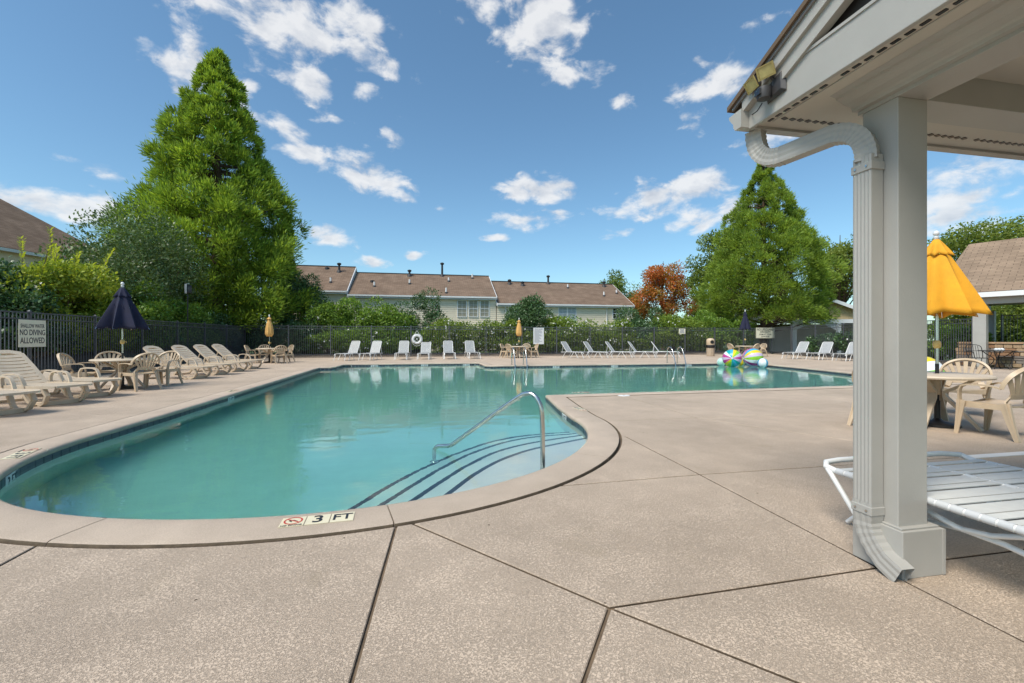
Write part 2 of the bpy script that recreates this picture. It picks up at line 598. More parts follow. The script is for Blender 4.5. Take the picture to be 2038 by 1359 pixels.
# ------------------------------------------------------------------ mesh helpers
class MB:
    def __init__(self):
        self.v, self.f = [], []

    def add(self, vs, fs):
        o = len(self.v)
        self.v += [tuple(p) for p in vs]
        self.f += [tuple(i + o for i in f) for f in fs]
        return self

    def box(self, c, s, rot=None):
        hx, hy, hz = s[0] / 2, s[1] / 2, s[2] / 2
        P = [Vector((x, y, z)) for x in (-hx, hx) for y in (-hy, hy) for z in (-hz, hz)]
        if rot is not None:
            P = [rot @ p for p in P]
        c = Vector(c)
        return self.add([p + c for p in P], [(0, 1, 3, 2), (4, 6, 7, 5), (0, 4, 5, 1), (2, 3, 7, 6), (0, 2, 6, 4), (1, 5, 7, 3)])

    def span(self, x0, x1, y0, y1, z0, z1):
        return self.box(((x0 + x1) / 2, (y0 + y1) / 2, (z0 + z1) / 2), (x1 - x0, y1 - y0, z1 - z0))

    def prism(self, poly, z0, z1):
        n = len(poly)
        vs = [(p[0], p[1], z0) for p in poly] + [(p[0], p[1], z1) for p in poly]
        fs = [tuple(range(n))[::-1], tuple(range(n, 2 * n))]
        fs += [(i, (i + 1) % n, n + (i + 1) % n, n + i) for i in range(n)]
        return self.add(vs, fs)

    def tube(self, path, r, n=8, closed=False, squash=None):
        path = [Vector(p) for p in path]
        m = len(path)
        rs = r if isinstance(r, (list, tuple)) else [r] * m
        vs, prev = [], None
        for i, p in enumerate(path):
            if closed:
                t = path[(i + 1) % m] - path[i - 1]
            else:
                t = path[min(i + 1, m - 1)] - path[max(i - 1, 0)]
            t.normalize()
            if prev is None:
                a = Vector((0, 0, 1)) if abs(t.z) < .9 else Vector((1, 0, 0))
                s = t.cross(a).normalized()
            else:
                s = (prev - t * prev.dot(t)).normalized()
            prev = s
            b = t.cross(s)
            for k in range(n):
                an = 2 * math.pi * k / n
                sq = squash or (1, 1)
                vs.append(p + (s * math.cos(an) * sq[0] + b * math.sin(an) * sq[1]) * rs[i])
        fs = []
        for i in range(m if closed else m - 1):
            j = (i + 1) % m
            for k in range(n):
                fs.append((i * n + k, i * n + (k + 1) % n, j * n + (k + 1) % n, j * n + k))
        if not closed:
            fs += [tuple(range(n))[::-1], tuple(range((m - 1) * n, m * n))]
        return self.add(vs, fs)

    def strip(self, path, side, hw, th):
        """flat bar of half width hw along side, thickness th, following path"""
        path = [Vector(p) for p in path]
        m = len(path)
        sides = side if isinstance(side, list) else [side] * m
        hws = hw if isinstance(hw, (list, tuple)) else [hw] * m
        ths = th if isinstance(th, (list, tuple)) else [th] * m
        vs = []
        for i, p in enumerate(path):
            t = (path[min(i + 1, m - 1)] - path[max(i - 1, 0)]).normalized()
            s = Vector(sides[i])
            s = (s - t * s.dot(t)).normalized()
            nn = t.cross(s) * (ths[i] / 2)
            s = s * hws[i]
            vs += [p - s - nn, p + s - nn, p + s + nn, p - s + nn]
        fs = [(0, 1, 2, 3)[::-1], tuple(4 * (m - 1) + k for k in range(4))]
        for i in range(m - 1):
            for k in range(4):
                fs.append((4 * i + k, 4 * i + (k + 1) % 4, 4 * i + 4 + (k + 1) % 4, 4 * i + 4 + k))
        return self.add(vs, fs)

    def lathe(self, prof, n=24, c=(0, 0, 0), cap=True):
        vs, fs = [], []
        for (r, z) in prof:
            for k in range(n):
                a = 2 * math.pi * k / n
                vs.append((c[0] + r * math.cos(a), c[1] + r * math.sin(a), c[2] + z))
        for i in range(len(prof) - 1):
            for k in range(n):
                fs.append((i * n + k, i * n + (k + 1) % n, (i + 1) * n + (k + 1) % n, (i + 1) * n + k))
        if cap:
            fs += [tuple(range(n))[::-1], tuple(range((len(prof) - 1) * n, len(prof) * n))]
        return self.add(vs, fs)

    def mesh(self, name):
        me = bpy.data.meshes.new(name)
        me.from_pydata(self.v, [], self.f)
        bm = bmesh.new()
        bm.from_mesh(me)
        bmesh.ops.recalc_face_normals(bm, faces=bm.faces)
        bm.to_mesh(me)
        bm.free()
        return me

    def build(self, name, m, parent=None, smooth=False, bevel=0.0, kind=None):
        me = self.mesh(name)
        return obj(name, me, m, parent, smooth, bevel, kind)


def obj(name, me, m, parent=None, smooth=False, bevel=0.0, kind=None):
    o = bpy.data.objects.new(name, me)
    C.objects.link(o)
    if m is not None and not me.materials:
        me.materials.append(m)
    if parent is not None:
        o.parent = parent
    if smooth:
        me.polygons.foreach_set('use_smooth', [True] * len(me.polygons))
        try:
            me.set_sharp_from_angle(angle=R(42))
        except Exception:
            pass
    if bevel:
        b = o.modifiers.new('bevel', 'BEVEL')
        b.width = bevel
        b.segments = 2
        b.limit_method = 'ANGLE'
    if kind:
        o['kind'] = kind
    return o


def tag(o, label, cat, group=None):
    o['label'] = label
    o['category'] = cat
    if group:
        o['group'] = group
    return o


def thing(name, label, cat, loc=(0, 0, 0), rotz=0.0, group=None):
    o = bpy.data.objects.new(name, None)
    C.objects.link(o)
    o.empty_display_size = .2
    o.location = loc
    o.rotation_euler = (0, 0, rotz)
    return tag(o, label, cat, group)


def dup(o, parent=None):
    c = o.copy()
    C.objects.link(c)
    c.parent = parent
    for ch in list(o.children):
        dup(ch, c)
    return c


def place(proto, used, loc, rotz, label, group=None, scale=None):
    o = proto if not used else dup(proto)
    used.append(1)
    o.location = loc
    o.rotation_euler = (0, 0, rotz + (random.uniform(-.05, .05) if len(used) > 1 else 0))
    if scale:
        o.scale = (scale,) * 3
    o['label'] = label
    if group:
        o['group'] = group
    return o


def struct(o):
    o['kind'] = 'structure'
    return o


def text(body, size, m, parent, loc, rot, name='lettering', squeeze=1.0, ext=.0012, align='CENTER'):
    cu = bpy.data.curves.new(name, 'FONT')
    cu.body = body
    cu.size = size
    cu.align_x = align
    cu.align_y = 'CENTER'
    cu.extrude = ext
    cu.offset = size * .012
    to = bpy.data.objects.new(name + '_tmp', cu)
    C.objects.link(to)
    dg = bpy.context.evaluated_depsgraph_get()
    me = bpy.data.meshes.new_from_object(to.evaluated_get(dg))
    bpy.data.objects.remove(to)
    bpy.data.curves.remove(cu)
    me.materials.clear()
    o = obj(name, me, m, parent)
    o.location = loc
    o.rotation_euler = rot
    o.scale = (squeeze, 1, 1)
    return o


def arc_pts(c, r, a0, a1, n):
    return [(c[0] + r * math.cos(a0 + (a1 - a0) * i / n), c[1] + r * math.sin(a0 + (a1 - a0) * i / n)) for i in range(n + 1)]


def offset_poly(poly, d):
    """closed polygon (counter-clockwise) moved outwards by d, mitred"""
    n, out = len(poly), []
    for i in range(n):
        p0, p1, p2 = Vector(poly[i - 1]), Vector(poly[i]), Vector(poly[(i + 1) % n])
        e1, e2 = (p1 - p0).normalized(), (p2 - p1).normalized()
        n1, n2 = Vector((e1.y, -e1.x)), Vector((e2.y, -e2.x))
        b = (n1 + n2)
        k = b.dot(b)
        b = b * (2 / k) if k > .3 else n1
        out.append(tuple(p1 + b * d))
    return out


# ================================================================== THE POOL
PC, PR = (-.9, 6.35), 3.12
WL = -.10                                            # water level
outline = []
outline += [(PC[0] + (PR + .13 * math.exp(-((a - 222) / 24) ** 2)) * math.cos(R(a)), PC[1] + (PR + .13 * math.exp(-((a - 222) / 24) ** 2)) * math.sin(R(a))) for a in np.linspace(180, 362, 57)]       # near round end, from the left side to the right side
outline += [(2.30, 7.4), (2.50, 8.96)]
outline += [(5.5, 9.05), (9.0, 9.2), (14.2, 9.42)]
outline += [(14.45, 12.4), (15.05, 15.2), (15.42, 17.6), (15.3, 19.15)]
outline += [(11, 19.12), (7, 19.1), (2.85, 19.1), (2.62, 19.35)]
outline += [(2.60, 21.35), (2.45, 21.5), (-.6, 21.5), (-3.35, 21.5), (-3.62, 21.3)]
outline += [(-3.66, 19.6), (-3.8, 19.42), (-4.22, 19.4), (-4.14, 15.5), (-4.06, 11.0), (-4.02, 8.2)]
# make it fine enough to bend
fine = []
for i, p in enumerate(outline):
    q = outline[(i + 1) % len(outline)]
    n = max(1, int(math.dist(p, q) / .6))
    fine += [(p[0] + (q[0] - p[0]) * k / n, p[1] + (q[1] - p[1]) * k / n) for k in range(n)]
outline = fine

pool = MB()
n = len(outline)
wall_in = outline
pool.add([(p[0], p[1], -.05) for p in wall_in] + [(p[0], p[1], -1.12) for p in wall_in],
         [(i, (i + 1) % n, n + (i + 1) % n, n + i) for i in range(n)] + [tuple(range(n, 2 * n))])
pool_o = struct(pool.build('pool', PLASTER))
# steps: nosing lines read through the water
STEP_PX = [
    (-.80, [(460, 727), (700, 585), (940, 465), (1100, 400), (1250, 350), (1400, 318), (1560, 300), (1700, 290)]),
    (-.62, [(640, 700), (800, 600), (960, 505), (1130, 420), (1300, 360), (1440, 328), (1560, 312), (1705, 301)]),
    (-.44, [(840, 660), (970, 575), (1100, 495), (1250, 420), (1390, 375), (1550, 342), (1710, 318)]),
    (-.26, [(1060, 607), (1160, 535), (1290, 462), (1400, 418), (1500, 388), (1620, 362), (1740, 338)])]


def smooth_line(pts, n):
    out, m = [], len(pts)
    for i in range(m - 1):
        p0, p1, p2, p3 = pts[max(i - 1, 0)], pts[i], pts[i + 1], pts[min(i + 2, m - 1)]
        for k in range(n):
            t = k / n
            out.append(.5 * ((2 * p1) + (p2 - p0) * t + (2 * p0 - 5 * p1 + 4 * p2 - p3) * t * t + (3 * p1 - p0 - 3 * p2 + p3) * t ** 3))
    out.append(pts[-1])
    return out


for zk, zz in STEP_PX:
    ln = [GW(540 + x * .3435, 760 + y * .3435, WL, zk) for x, y in zz]
    ln = [Vector((p.x, p.y, zk)) for p in smooth_line(ln, 6)]
    d0, d1 = (ln[0] - ln[1]).normalized(), (ln[-1] - ln[-2]).normalized()

    def reach(p, d):
        t = 0
        while t < 2 and math.dist((p + d * t)[:2], PC) < PR - .004:
            t += .01
        return p + d * t
    full = [reach(ln[0], d0)] + ln + [reach(ln[-1], d1)]
    a0 = math.atan2(full[0].y - PC[1], full[0].x - PC[0])
    a1 = math.atan2(full[-1].y - PC[1], full[-1].x - PC[0])
    ring = arc_pts(PC, PR + .06, a1, a0, 24)
    poly = [(p.x, p.y) for p in full] + ring
    MB().prism(poly, -1.10, zk).build('step', PLASTER, pool_o)
    # dark nosing tiles, small squares side by side
    tl, acc = MB(), 0
    for i in range(len(full) - 1):
        a, b = full[i], full[i + 1]
        seg = (b - a).length
        k = max(1, round(seg / .078))
        t = (b - a).normalized()
        nn = Vector((-t.y, t.x, 0))
        inn = nn if (Vector((PC[0] + 2.2, PC[1] - 2.2, 0)) - a).dot(nn) > 0 else -nn
        for j in range(k):
            c = a + (b - a) * ((j + .5) / k) + inn * .030
            rot = Matrix.Rotation(math.atan2(t.y, t.x), 3, 'Z')
            tl.box((c.x, c.y, zk + .003), (seg / k - .006, .052, .008), rot)
    tl.build('nosing_tile_row', STEPTILE, pool_o, kind='stuff')
# water body
wp = offset_poly(outline, .015)
w = MB()
w.prism(wp, -1.6, WL)
water = struct(w.build('water', WATER))
# waterline tiles: single tiles where they can be picked apart, one band beyond
tile_me = MB().box((0, 0, 0), (.142, .012, .150)).mesh('tile')
tile_me.materials.append(TILE)
band = MB()
acc, ntile = 0.0, 0
per = [0]
for i in range(n):
    per.append(per[-1] + math.dist(outline[i], outline[(i + 1) % n]))


def on_outline(s):
    s = s % per[-1]
    for i in range(n):
        if per[i + 1] >= s:
            t = (s - per[i]) / (per[i + 1] - per[i])
            p, q = Vector(outline[i]), Vector(outline[(i + 1) % n])
            return p + (q - p) * t, (q - p).normalized()


s = 0.0
while s < per[-1]:
    p, t = on_outline(s)
    inn = Vector((-t.y, t.x))
    an = math.atan2(t.y, t.x)
    c = p + inn * .007
    visible = (p.x < -2.9 and p.y < 16.5) or (p.x > 1.6 and 4.8 < p.y < 8.9)
    if visible and ntile < 290:
        o = bpy.data.objects.new('tile', tile_me)
        C.objects.link(o)
        o.parent = pool_o
        o.location = (c.x, c.y, -.128)
        o.rotation_euler = (0, 0, an)
        ntile += 1
    else:
        band.box((c.x, c.y, -.128), (.142, .012, .150), Matrix.Rotation(an, 3, 'Z'))
    s += .15
band.build('tile_band', TILE, pool_o, kind='stuff')

# coping: cast stones with a bullnose, split at the joints
COPW = .37
prof = [(.05, -.075), (.006, -.066), (-.012, -.045), (-.012, -.018), (-.002, .0), (.02, .010), (.10, .012), (COPW - .03, .012),
        (COPW - .008, .004), (COPW, -.014), (COPW, -.075)]


def nearest_s(pt):
    best, bs = 1e9, 0
    for i in range(n):
        p, q = Vector(outline[i]), Vector(outline[(i + 1) % n])
        t = max(0, min(1, (Vector(pt) - p).dot(q - p) / (q - p).length_squared))
        d = (Vector(pt) - (p + (q - p) * t)).length
        if d < best:
            best, bs = d, per[i] + t * (per[i + 1] - per[i])
    return bs


off = {}
for d, z in prof:
    if d not in off:
        off[d] = offset_poly(outline, d)


def off_at(d, s):
    s = s % per[-1]
    for i in range(n):
        if per[i + 1] >= s:
            t = (s - per[i]) / (per[i + 1] - per[i])
            a, b = off[d][i], off[d][(i + 1) % n]
            return (a[0] + (b[0] - a[0]) * t, a[1] + (b[1] - a[1]) * t)


cuts = [nearest_s(p[:2]) for p in (G(215, 1033), G(768, 1001), G(1107, 899), G(1146, 832), G(99, 896), G(296, 824))]
extra = [nearest_s(p) for p in ((2.5, 8.96), (5.6, 9.05), (9, 9.2), (12, 9.35), (14.2, 9.42), (14.8, 14), (15.3, 19.15), (11, 19.1),
                                (7, 19.1), (2.7, 19.2), (2.55, 21.45), (-.6, 21.5), (-3.5, 21.4), (-3.75, 19.45), (-4.2, 18), (-4.1, 14.5),
                                (-4.05, 11.3))]
cuts = sorted(set(round(c, 3) for c in cuts + extra))
coping = struct(bpy.data.objects.new('pool_coping', None))
C.objects.link(coping)
for i, a in enumerate(cuts):
    b = cuts[(i + 1) % len(cuts)]
    if b <= a:
        b += per[-1]
    if b - a < .15:
        continue
    a, b = a + .004, b - .004
    ss = sorted(set([a, b] + [x + k * per[-1] for x in per for k in (0, 1) if a + .01 < x + k * per[-1] < b - .01]))
    mb, m = MB(), len(prof)
    vs_, fs_ = [], []
    for s_ in ss:
        for d, z in prof:
            x, y = off_at(d, s_)
            vs_.append((x, y, z))
    for k in range(len(ss) - 1):
        for j in range(m):
            fs_.append((k * m + j, k * m + (j + 1) % m, (k + 1) * m + (j + 1) % m, (k + 1) * m + j))
    fs_ += [tuple(range(m)), tuple(range((len(ss) - 1) * m, len(ss) * m))[::-1]]
    mb.add(vs_, fs_)
    co = mb.build('coping_stone', COPE, coping, smooth=True)
    co.data.materials.append(CAULK)                 # grime in the joint against the deck
    for k in range(len(ss) - 1):
        for j in (8, 9):
            co.data.polygons[k * m + j].material_index = 1

# ================================================================== DECK
hole = offset_poly(outline, COPW + .020)
DECK_OUT = [(-10.35, -7), (27, -7), (25.9, 6), (22.6, 14.2), (25.75, 28.95), (-10.35, 28.95)]
joints = [[(-.17, 3.05), (-.25, 1.63), (-.32, -7)],
          [(-.17, 3.05), (.81, 1.85)],
          [(.81, 1.85), (.54, 1.46), (-.28, .25)],
          [(.81, 1.85), (2.33, 1.90), (27, 1.93)],
          [(.81, 1.85), (1.28, 1.32), (2.33, .15)],
          [(2.3, 5.9), (2.41, 5.0), (2.38, 3.5), (2.33, 1.9), (2.33, -7)],
          [(.75, 3.6), (.80, 3.44), (2.38, 3.5), (27, 3.46)],
          [(2.3, 6.0), (27, 5.98)],
          [(4.09, 9.3), (4.03, 5.98)], [(4.03, 5.98), (5.35, 3.48)],
          [(-2.2, 3.2), (-2.19, -7)],
          [(8.2, 9.4), (8.2, -7)], [(12.2, 9.6), (12.2, -7)], [(14, 9.2), (24.4, 9.6)],
          [(17.5, 9.4), (17.5, -7)],
          [(-10.4, 3.1), (-4.0, 3.1), (-2.19, 2.2)], [(2.6, 21), (2.6, 29)], [(15, 19), (20, 29)]]
verts, edges = [], []


def add_loop(poly, closed=True):
    o = len(verts)
    verts.extend(Vector(p) for p in poly)
    m = len(poly)
    edges.extend((o + i, o + (i + 1) % m) for i in range(m if closed else m - 1))


add_loop(DECK_OUT)
add_loop(hole)
for j in joints:
    add_loop(j, False)
cv, ce, cf, ov, oe, of = delaunay_2d_cdt(verts, edges, [], 0, 1e-4)


def inside(pt, poly):
    x, y = pt
    r = False
    for i in range(len(poly)):
        (x0, y0), (x1, y1) = poly[i - 1], poly[i]
        if (y0 > y) != (y1 > y) and x < (x1 - x0) * (y - y0) / (y1 - y0) + x0:
            r = not r
    return r


con = {tuple(sorted(e)) for e, src in zip(ce, oe) if src}
keep = []
for f in cf:
    c = sum((cv[i] for i in f), Vector((0, 0))) / len(f)
    if inside(c, DECK_OUT) and not inside(c, hole):
        keep.append(f)
emap = {}
for k, f in enumerate(keep):
    for i in range(len(f)):
        emap.setdefault(tuple(sorted((f[i], f[(i + 1) % len(f)]))), []).append(k)
par = list(range(len(keep)))


def find(a):
    while par[a] != a:
        par[a] = par[par[a]]
        a = par[a]
    return a


for e, ks in emap.items():
    if len(ks) == 2 and e not in con:
        par[find(ks[0])] = find(ks[1])
regions = {}
for k in range(len(keep)):
    regions.setdefault(find(k), []).append(keep[k])
deck = struct(bpy.data.objects.new('pool_deck', None))
C.objects.link(deck)
for fs_ in regions.values():
    area = sum(abs((cv[f[1]] - cv[f[0]]).cross(cv[f[2]] - cv[f[0]])) / 2 for f in fs_)
    if area < .02:
        continue
    bm = bmesh.new()
    vm = {}
    for f in fs_:
        for i in f:
            if i not in vm:
                vm[i] = bm.verts.new((cv[i].x, cv[i].y, 0))
        bm.faces.new([vm[i] for i in f])
    bmesh.ops.recalc_face_normals(bm, faces=bm.faces)
    if bm.faces[:][0].normal.z < 0:
        bmesh.ops.reverse_faces(bm, faces=bm.faces[:])
    outer = [v for v in bm.verts if v.is_boundary]
    keep_f = bm.faces[:]
    bmesh.ops.inset_region(bm, faces=keep_f, thickness=.0082, use_boundary=True, use_even_offset=True)
    ks = set(keep_f)
    bmesh.ops.delete(bm, geom=[f for f in bm.faces if f not in ks], context='FACES')
    bmesh.ops.inset_region(bm, faces=bm.faces[:], thickness=.004, use_boundary=True, use_even_offset=True)
    for v in bm.verts:
        if v.is_boundary:
            v.co.z = -.005
    ext = bmesh.ops.extrude_edge_only(bm, edges=[e for e in bm.edges if e.is_boundary])
    for g in ext['geom']:
        if isinstance(g, bmesh.types.BMFace):
            g.material_index = 1
        if isinstance(g, bmesh.types.BMVert):
            g.co.z = -.09
    me = bpy.data.meshes.new('slab')
    bm.to_mesh(me)
    bm.free()
    me.materials.append(DECK)
    me.materials.append(CAULK)
    obj('slab', me, None, deck)
# sand-coloured filler down in the joint between deck and coping
jm = MB()
h0, h1 = offset_poly(outline, COPW - .01), offset_poly(outline, COPW + .03)
jm.add([(p[0], p[1], -.03) for p in h0] + [(p[0], p[1], -.03) for p in h1],
       [(i, (i + 1) % n, n + (i + 1) % n, n + i) for i in range(n)])
jm.build('joint_filler', CAULK, deck)
MB().add([(p.x, p.y, -.014) for p in cv], [tuple(f) for f in keep]).build('joint_bed', mat('joint_bed_sand', (.17, .12, .075), .95, var=.3, vscale=9), deck)
# pale strip let into the joint line on the covered side
MB().span(5.30, 12.0, 3.43, 3.53, -.02, .006).build('expansion_strip', WFRAME, deck)

# ground beyond
verts, edges = [], []
big = [(-300, -200), (300, -200), (300, 400), (-300, 400)]
inner = offset_poly(DECK_OUT, -.12)
add_loop(big)
add_loop(inner)
cv, ce, cf, ov, oe, of = delaunay_2d_cdt(verts, edges, [], 0, 1e-4)
g = MB()
g.v = [(p.x, p.y, -.035) for p in cv]
g.f = [tuple(f) for f in cf if not inside(sum((cv[i] for i in f), Vector((0, 0))) / 3, inner)]
struct(g.build('ground', GRASS))


def bed(name, a, b, profile, nseg, seed, amp=.06):
    """mulched bank lofted along a->b; profile = (distance outwards, height)"""
    rnd = random.Random(seed)
    a, b = Vector(a), Vector(b)
    t = (b - a).normalized()
    nn = Vector((-t.y, t.x))
    mb = MB()
    m = len(profile)
    for i in range(nseg + 1):
        p = a + (b - a) * i / nseg
        for j, (d, h) in enumerate(profile):
            q = p + nn * d
            mb.v.append((q.x, q.y, h + (rnd.uniform(-amp, amp) if 0 < j else 0)))
    for i in range(nseg):
        for j in range(m - 1):
            mb.f.append((i * m + j, i * m + j + 1, (i + 1) * m + j + 1, (i + 1) * m + j))
    return struct(mb.build(name, MULCH, smooth=True))


bed('planting_bank', (-10.33, -6), (-10.33, 31), [(0, -.03), (.2, .05), (.6, .12), (1.2, .5), (1.9, .85), (3, 1.0), (7, 1.1), (14, 1.2)], 60, 3)
bed('planting_bed', (-10.3, 28.93), (25.8, 28.93), [(0, -.03), (.25, .07), (.9, .14), (2.2, .2), (4, .12), (6, -.06)], 60, 4, .03)
bed('planting_bed', (25.7, 28.95), (22.65, 14.3), [(0, -.03), (.25, .06), (.9, .12), (2.2, .12), (4, -.06)], 30, 5, .03)


def onv(px, v):
    s_ = (px - CX) / FPX
    Y = v / (-s_ * math.sin(YAW) + math.cos(YAW))
    return Y * (s_ * math.cos(YAW) + math.sin(YAW)), Y


def onu(px, u):
    s_ = (px - CX) / FPX
    Y = u / (s_ * math.cos(YAW) + math.sin(YAW))
    return Y * (-s_ * math.sin(YAW) + math.cos(YAW)), Y


# ================================================================== FENCES
def fence(a, b, h, label, single, every=2.44, z0=0.02, sp=.112):
    a, b = Vector(a), Vector(b)
    ln = (b - a).length
    an = math.atan2(b.y - a.y, b.x - a.x)
    root = thing('metal_fence', label, 'fence', (a.x, a.y, z0), an, 'black metal picket fence runs round the pool')
    for zz, hh in ((h - .02, .035), (h - .19, .03), (.16, .03)):
        MB().span(0, ln, -.018, .018, zz - hh / 2, zz + hh / 2).build('rail', IRON, root)
    npost = round(ln / every)
    pm = MB().span(-.032, .032, -.032, .032, 0, h + .02)
    pm.add([(-.04, -.04, h + .02), (.04, -.04, h + .02), (.04, .04, h + .02), (-.04, .04, h + .02), (0, 0, h + .06)],
           [(0, 1, 2, 3), (0, 1, 4), (1, 2, 4), (2, 3, 4), (3, 0, 4)])
    pm = pm.mesh('post')
    pm.materials.append(IRON)
    for i in range(npost + 1):
        o = obj('post', pm, None, root)
        o.location = (ln * i / npost, 0, 0)
    k = int(ln / sp)
    if single:
        km = MB().span(-.009, .009, -.009, .009, .05, h - .02).mesh('picket')
        km.materials.append(IRON)
        for i in range(k):
            o = obj('picket', km, None, root)
            o.location = ((i + .5) * ln / k, 0, 0)
    else:
        mb = MB()
        for i in range(k):
            x = (i + .5) * ln / k
            mb.span(x - .009, x + .009, -.009, .009, .05, h - .02)
        mb.build('pickets', IRON, root, kind='stuff')
    return root


FU, FV = -10.62, 29.25
fence((FU, 4.6), (FU, FV), 1.9, 'black picket fence beside the beige loungers, carrying the shallow water sign', True)
fence((FU, FV), (26.0, FV), 1.95, 'long black picket fence in front of the rose hedge, with life ring and rules board', False)
fence((26.0, FV), (22.75, 14.55), 2.02, 'black picket fence behind the three white loungers, running up to the stone wall', True)
fence((27.6, 16.5), (31, 6), 2.3, 'black picket fence standing beyond the low stone wall and pavilion', True)


# ================================================================== FURNITURE
def make_chair():
    t = thing('resin_armchair', 'x', 'chair')
    # front is +Y. seat with a soft dip, rounded corners and a rolled front lip
    nx, ny = 8, 8
    vs_, fs_ = [], []
    for lay in (0, 1):
        for i in range(nx + 1):
            for j in range(ny + 1):
                x, y = -1 + 2 * i / nx, -1 + 2 * j / ny
                w_ = .235 + .025 * (y + 1) / 2
                z = .415 - .022 * (1 - x * x) * (1 - .5 * y * y) - (.03 * max(0, y - .6) / .4 if y > .6 else 0) + .01 * y
                vs_.append((x * w_, y * .225 + .02, z - lay * .022))
    m = (nx + 1) * (ny + 1)
    for i in range(nx):
        for j in range(ny):
            a = i * (ny + 1) + j
            fs_ += [(a, a + ny + 1, a + ny + 2, a + 1), (m + a, m + a + 1, m + a + ny + 2, m + a + ny + 1)]
    ring_ = [i * (ny + 1) for i in range(nx + 1)] + [nx * (ny + 1) + j for j in range(1, ny + 1)] + \
            [i * (ny + 1) + ny for i in range(nx - 1, -1, -1)] + [j for j in range(ny - 1, 0, -1)]
    for k in range(len(ring_)):
        a, b = ring_[k], ring_[(k + 1) % len(ring_)]
        fs_.append((a, b, m + b, m + a))
    MB().add(vs_, fs_).build('seat', RESIN, t, True)

    def back(x, z):
        """place on the curved back shell"""
        tz = (z - .42) / .44
        return Vector((x, -.20 - .115 * tz + .30 * (x * x) / .30 * .9, z))
    # rim: arch sweeping from one arm over the top to the other
    rim, sd = [], []
    for k in range(25):
        th = math.pi * k / 24
        x, z = .285 * math.cos(th), .60 + .255 * math.sin(th) ** .85
        rim.append(back(x, z))
        sd.append(Vector((math.cos(th) * .35, .9, .25)))
    b = MB()
    b.strip(rim, sd, [.02 + .006 * math.sin(math.pi * k / 24) for k in range(25)], .030)
    b.build('backrest', RESIN, t, True)
    # lower panel and the fan of slats
    lo = MB()
    lo.strip([back(x, .505) for x in np.linspace(-.175, .175, 9)], Vector((0, -.25, 1)), .03, .016)
    lo.strip([back(-.17, .50), back(-.2, .43), Vector((-.215, -.2, .40))], Vector((1, .3, 0)), .035, .018)
    lo.strip([back(.17, .50), back(.2, .43), Vector((.215, -.2, .40))], Vector((1, -.3, 0)), .035, .018)
    lo.build('back_panel', RESIN, t, True)
    for k in range(7):
        f = (k - 3) / 3
        x0, th = f * .145, math.pi / 2 - f * R(63)
        x1, z1 = .285 * math.cos(th), .60 + .255 * max(0, math.sin(th)) ** .85
        pth = [back(x0 + (x1 - x0) * (q ** 1.15), .52 + (z1 - .52) * q) for q in np.linspace(0, 1, 6)]
        MB().strip(pth, Vector((1, .7 * f, 0)), [.017, .019, .021, .023, .025, .026], .012).build('slat', RESIN, t, True)
    for sx in (-1, 1):
        # arm: leaves the rim, runs forward, turns down into the front leg
        p = [back(.285 * sx, .60), Vector((.292 * sx, -.09, .628)), Vector((.298 * sx, .03, .632)), Vector((.300 * sx, .13, .628)),
             Vector((.298 * sx, .185, .612)), Vector((.292 * sx, .212, .56)), Vector((.278 * sx, .222, .47)), Vector((.268 * sx, .222, .41))]
        MB().strip(p, [Vector((1, 0, 0))] * 8, [.018, .024, .027, .028, .028, .027, .027, .03], .018).build('armrest', RESIN, t, True)
        fl = MB()
        fl.strip([(.262 * sx, .215, .425), (.275 * sx, .235, .2), (.288 * sx, .255, .0)], Vector((1, 0, 0)), [.042, .03, .022], .02)
        fl.strip([(.262 * sx + .028 * sx, .2, .425), (.275 * sx + .02 * sx, .222, .2), (.288 * sx + .012 * sx, .245, .0)], Vector((0, 1, 0)),
                 [.045, .03, .02], .014)
        fl.build('leg', RESIN, t, True)
        rl = MB()
        rl.strip([(.215 * sx, -.195, .425), (.238 * sx, -.25, .2), (.262 * sx, -.315, 0)], Vector((1, 0, 0)), [.045, .032, .022], .02)
        rl.strip([(.24 * sx, -.18, .425), (.256 * sx, -.237, .2), (.275 * sx, -.305, 0)], Vector((0, 1, 0)), [.05, .032, .02], .014)
        rl.build('leg', RESIN, t, True)
        ap = MB()
        ap.strip([(.245 * sx, -.19, .385), (.25 * sx, 0, .365), (.262 * sx, .215, .385)], Vector((0, 0, 1)), [.04, .022, .04], .014)
        ap.build('side_apron', RESIN, t, True)
    MB().strip([(-.26, .24, .385), (0, .245, .37), (.26, .24, .385)], Vector((0, 0, 1)), [.035, .02, .035], .014).build('front_apron', RESIN, t, True)
    return t


def make_table():
    t = thing('resin_table', 'x', 'table')
    prof_ = [(.02, .715), (.55, .715), (.575, .708), (.585, .69), (.58, .672), (.555, .668), (.55, .69), (.02, .69)]
    MB().lathe(prof_, 40, cap=False).build('table_top', RESIN2, t, True)
    MB().lathe([(.06, .69), (.075, .66), (.075, .45), (.06, .43)], 16).build('hub', RESIN2, t, True)
    for k in range(4):
        a = R(45 + 90 * k)
        d = Vector((math.cos(a), math.sin(a), 0))
        s_ = Vector((-d.y, d.x, 0))
        mb = MB()
        mb.strip([d * .42 + Vector((0, 0, .68)), d * .28 + Vector((0, 0, .58)), d * .10 + Vector((0, 0, .47)), d * .12 + Vector((0, 0, .40)),
                  d * .30 + Vector((0, 0, .20)), d * .46 + Vector((0, 0, 0))], s_, [.03, .04, .05, .055, .045, .034], .035)
        mb.build('leg', RESIN2, t, True)
    return t


